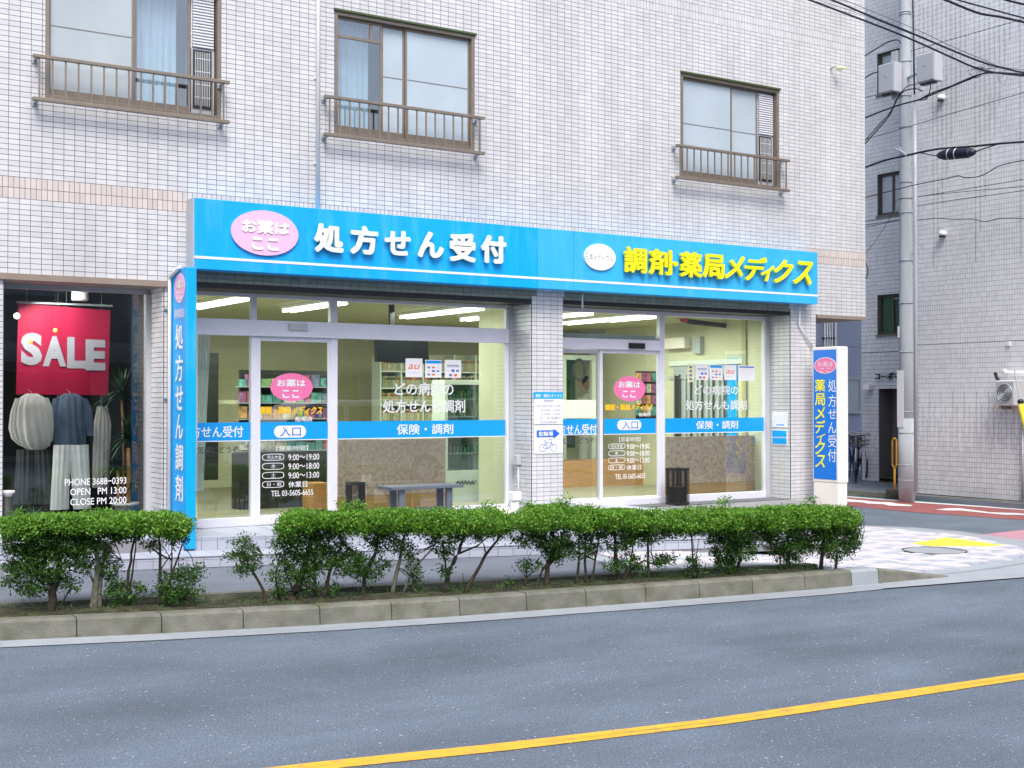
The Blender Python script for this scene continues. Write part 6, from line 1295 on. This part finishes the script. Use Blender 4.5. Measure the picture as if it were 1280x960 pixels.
cable([(1147, 246), (1200, 240), (1282, 233), (1330, 229)], .006, 'upper of two thin wires close together on the right', m='cable_g'); cable([(1147, 257), (1200, 249), (1282, 238), (1330, 231)], .006, 'lower of two thin wires close together on the right', m='cable_g')
cable([(1070, 322), (1082, 316), (1095, 300), (1108, 280), (1117, 262), (1119, 252), (1126, 248)], .004, 'thin wire hanging in a slant left of the pole')
cable([(1070, 310), (1080, 325), (1085, 338), (1081, 349), (1070, 350)], .010, 'small loop of cable at the edge of the white tiled corner')
# knot of cables
R = np.random.RandomState(3); q = MB()
for k in range(16):
    P = [PX(1212+R.uniform(-6, 44), 90+R.uniform(-8, 8), 16.9) for _ in range(2)]; m_ = (P[0]+P[1])/2+np.array([0, 0, R.uniform(-.15, .12)]); q.tube([P[0], m_, P[1]], .004, 4)
q.tube([PX(1246, 92, 16.9), PX(1250, 103, 16.9), PX(1255, 106, 16.9), PX(1260, 95, 16.9)], .004, 4); o = q.build('cable_knot', M['cable_g']); tag(o, 'tangle of thin wires where the cables meet right of the pole', 'cable tangle', kind='stuff')
sc = thing('splice_closure', 'black cylindrical splice closure with two silver bands hanging on the heavy cable', 'cable closure', PX(1196, 192, 17.0))
e0, e1 = PX(1172, 194.5, 17.0), PX(1219, 190, 17.0); d_ = e1-e0; MB().tube([e0, e0+d_*.06, e0+d_*.2, e0+d_*.8, e0+d_*.94, e1], [.03, .055, .085, .085, .055, .03], 16).build('body', M['cable'], sc, smooth=True)
for t_ in (.33, .52, .86): MB().tube([e0+d_*(t_-.012), e0+d_*(t_+.012)], .092 if t_ < .8 else .07, 16).build('band', M['galv'], sc, smooth=True)
ca_ = thing('cable_bracket', 'small steel bracket with bolts on the left of the pole near the heavy cable', 'bracket', PX(1126, 190, 17.0)); MB().tube([PX(1119, 186, 17.), PX(1128, 190, 17.), PX(1134, 195, 17.)], .02, 6).build('arm', M['galv'], ca_); MB().tube([PX(1124, 184, 17.), PX(1131, 196, 17.)], .012, 6).build('bolt', M['galv'], ca_)
for z in (): pass
# ================================================================ OTHER SIDE OF THE STREET (behind the camera; mirrored in the glass)
ob = thing('opposite_building', 'dull grey building on the other side of the road, mirrored in the shop glass', 'building', (6, -24, 0))
bx('wall', M['opp'], (-25, -27, 0), (45, -24, 8.5), ob)
for i in range(14):
    x = -18+i*4.2; bx('window', M['frost'], (x, -23.995, 4.6), (x+1.9, -23.95, 6.0), ob); bx('shopfront', M['dark'], (x-.6, -23.995, .2), (x+2.6, -23.94, 2.5), ob)
bx('awning', M['tank'], (3., -23.94, 2.7), (16, -22.6, 3.3), ob, .2)
bx('roof_band', M['white'], (-25, -23.96, 6.9), (45, -23.8, 7.3), ob)
# minivan parked across the road: seen only as a reflection
vn = thing('minivan', 'white minivan parked across the road, seen only mirrored in the shop glass', 'van', (11.2, -10.0, 0))
pr_ = [(8.9, .35), (8.9, .95), (9.3, 1.12), (9.95, 1.62), (10.4, 1.72), (12.9, 1.72), (13.25, 1.6), (13.4, 1.0), (13.4, .35)]
MB().prism([(x, -9.25, z) for x, z in pr_], (0, -1.55, 0)).build('body', M['white'], vn, bevel=.06)
for q_ in ([(9.55, 1.12), (10.02, 1.55), (10.45, 1.6), (10.75, 1.6), (10.75, 1.1)], [(10.85, 1.1), (10.85, 1.6), (11.9, 1.6), (11.9, 1.1)], [(12.0, 1.1), (12.0, 1.6), (12.9, 1.58), (13.1, 1.1)]): MB().prism([(x, -9.24, z) for x, z in q_], (0, -.02, 0)).build('side_window', M['black'], vn)
for x in (9.75, 12.55):
    wh = MB().tube([(x, -9.22, .32), (x, -9.45, .32)], .32, 24).build('wheel', M['black'], vn); MB().tube([(x, -9.2, .32), (x, -9.219, .32)], .19, 20).build('rim', M['galv'], wh)
bx('door_line', M['print_k'], (10.79, -9.245, .45), (10.80, -9.235, 1.65), vn); bx('headlight', M['print_w'], (8.88, -9.6, .75), (8.95, -9.26, .92), vn)
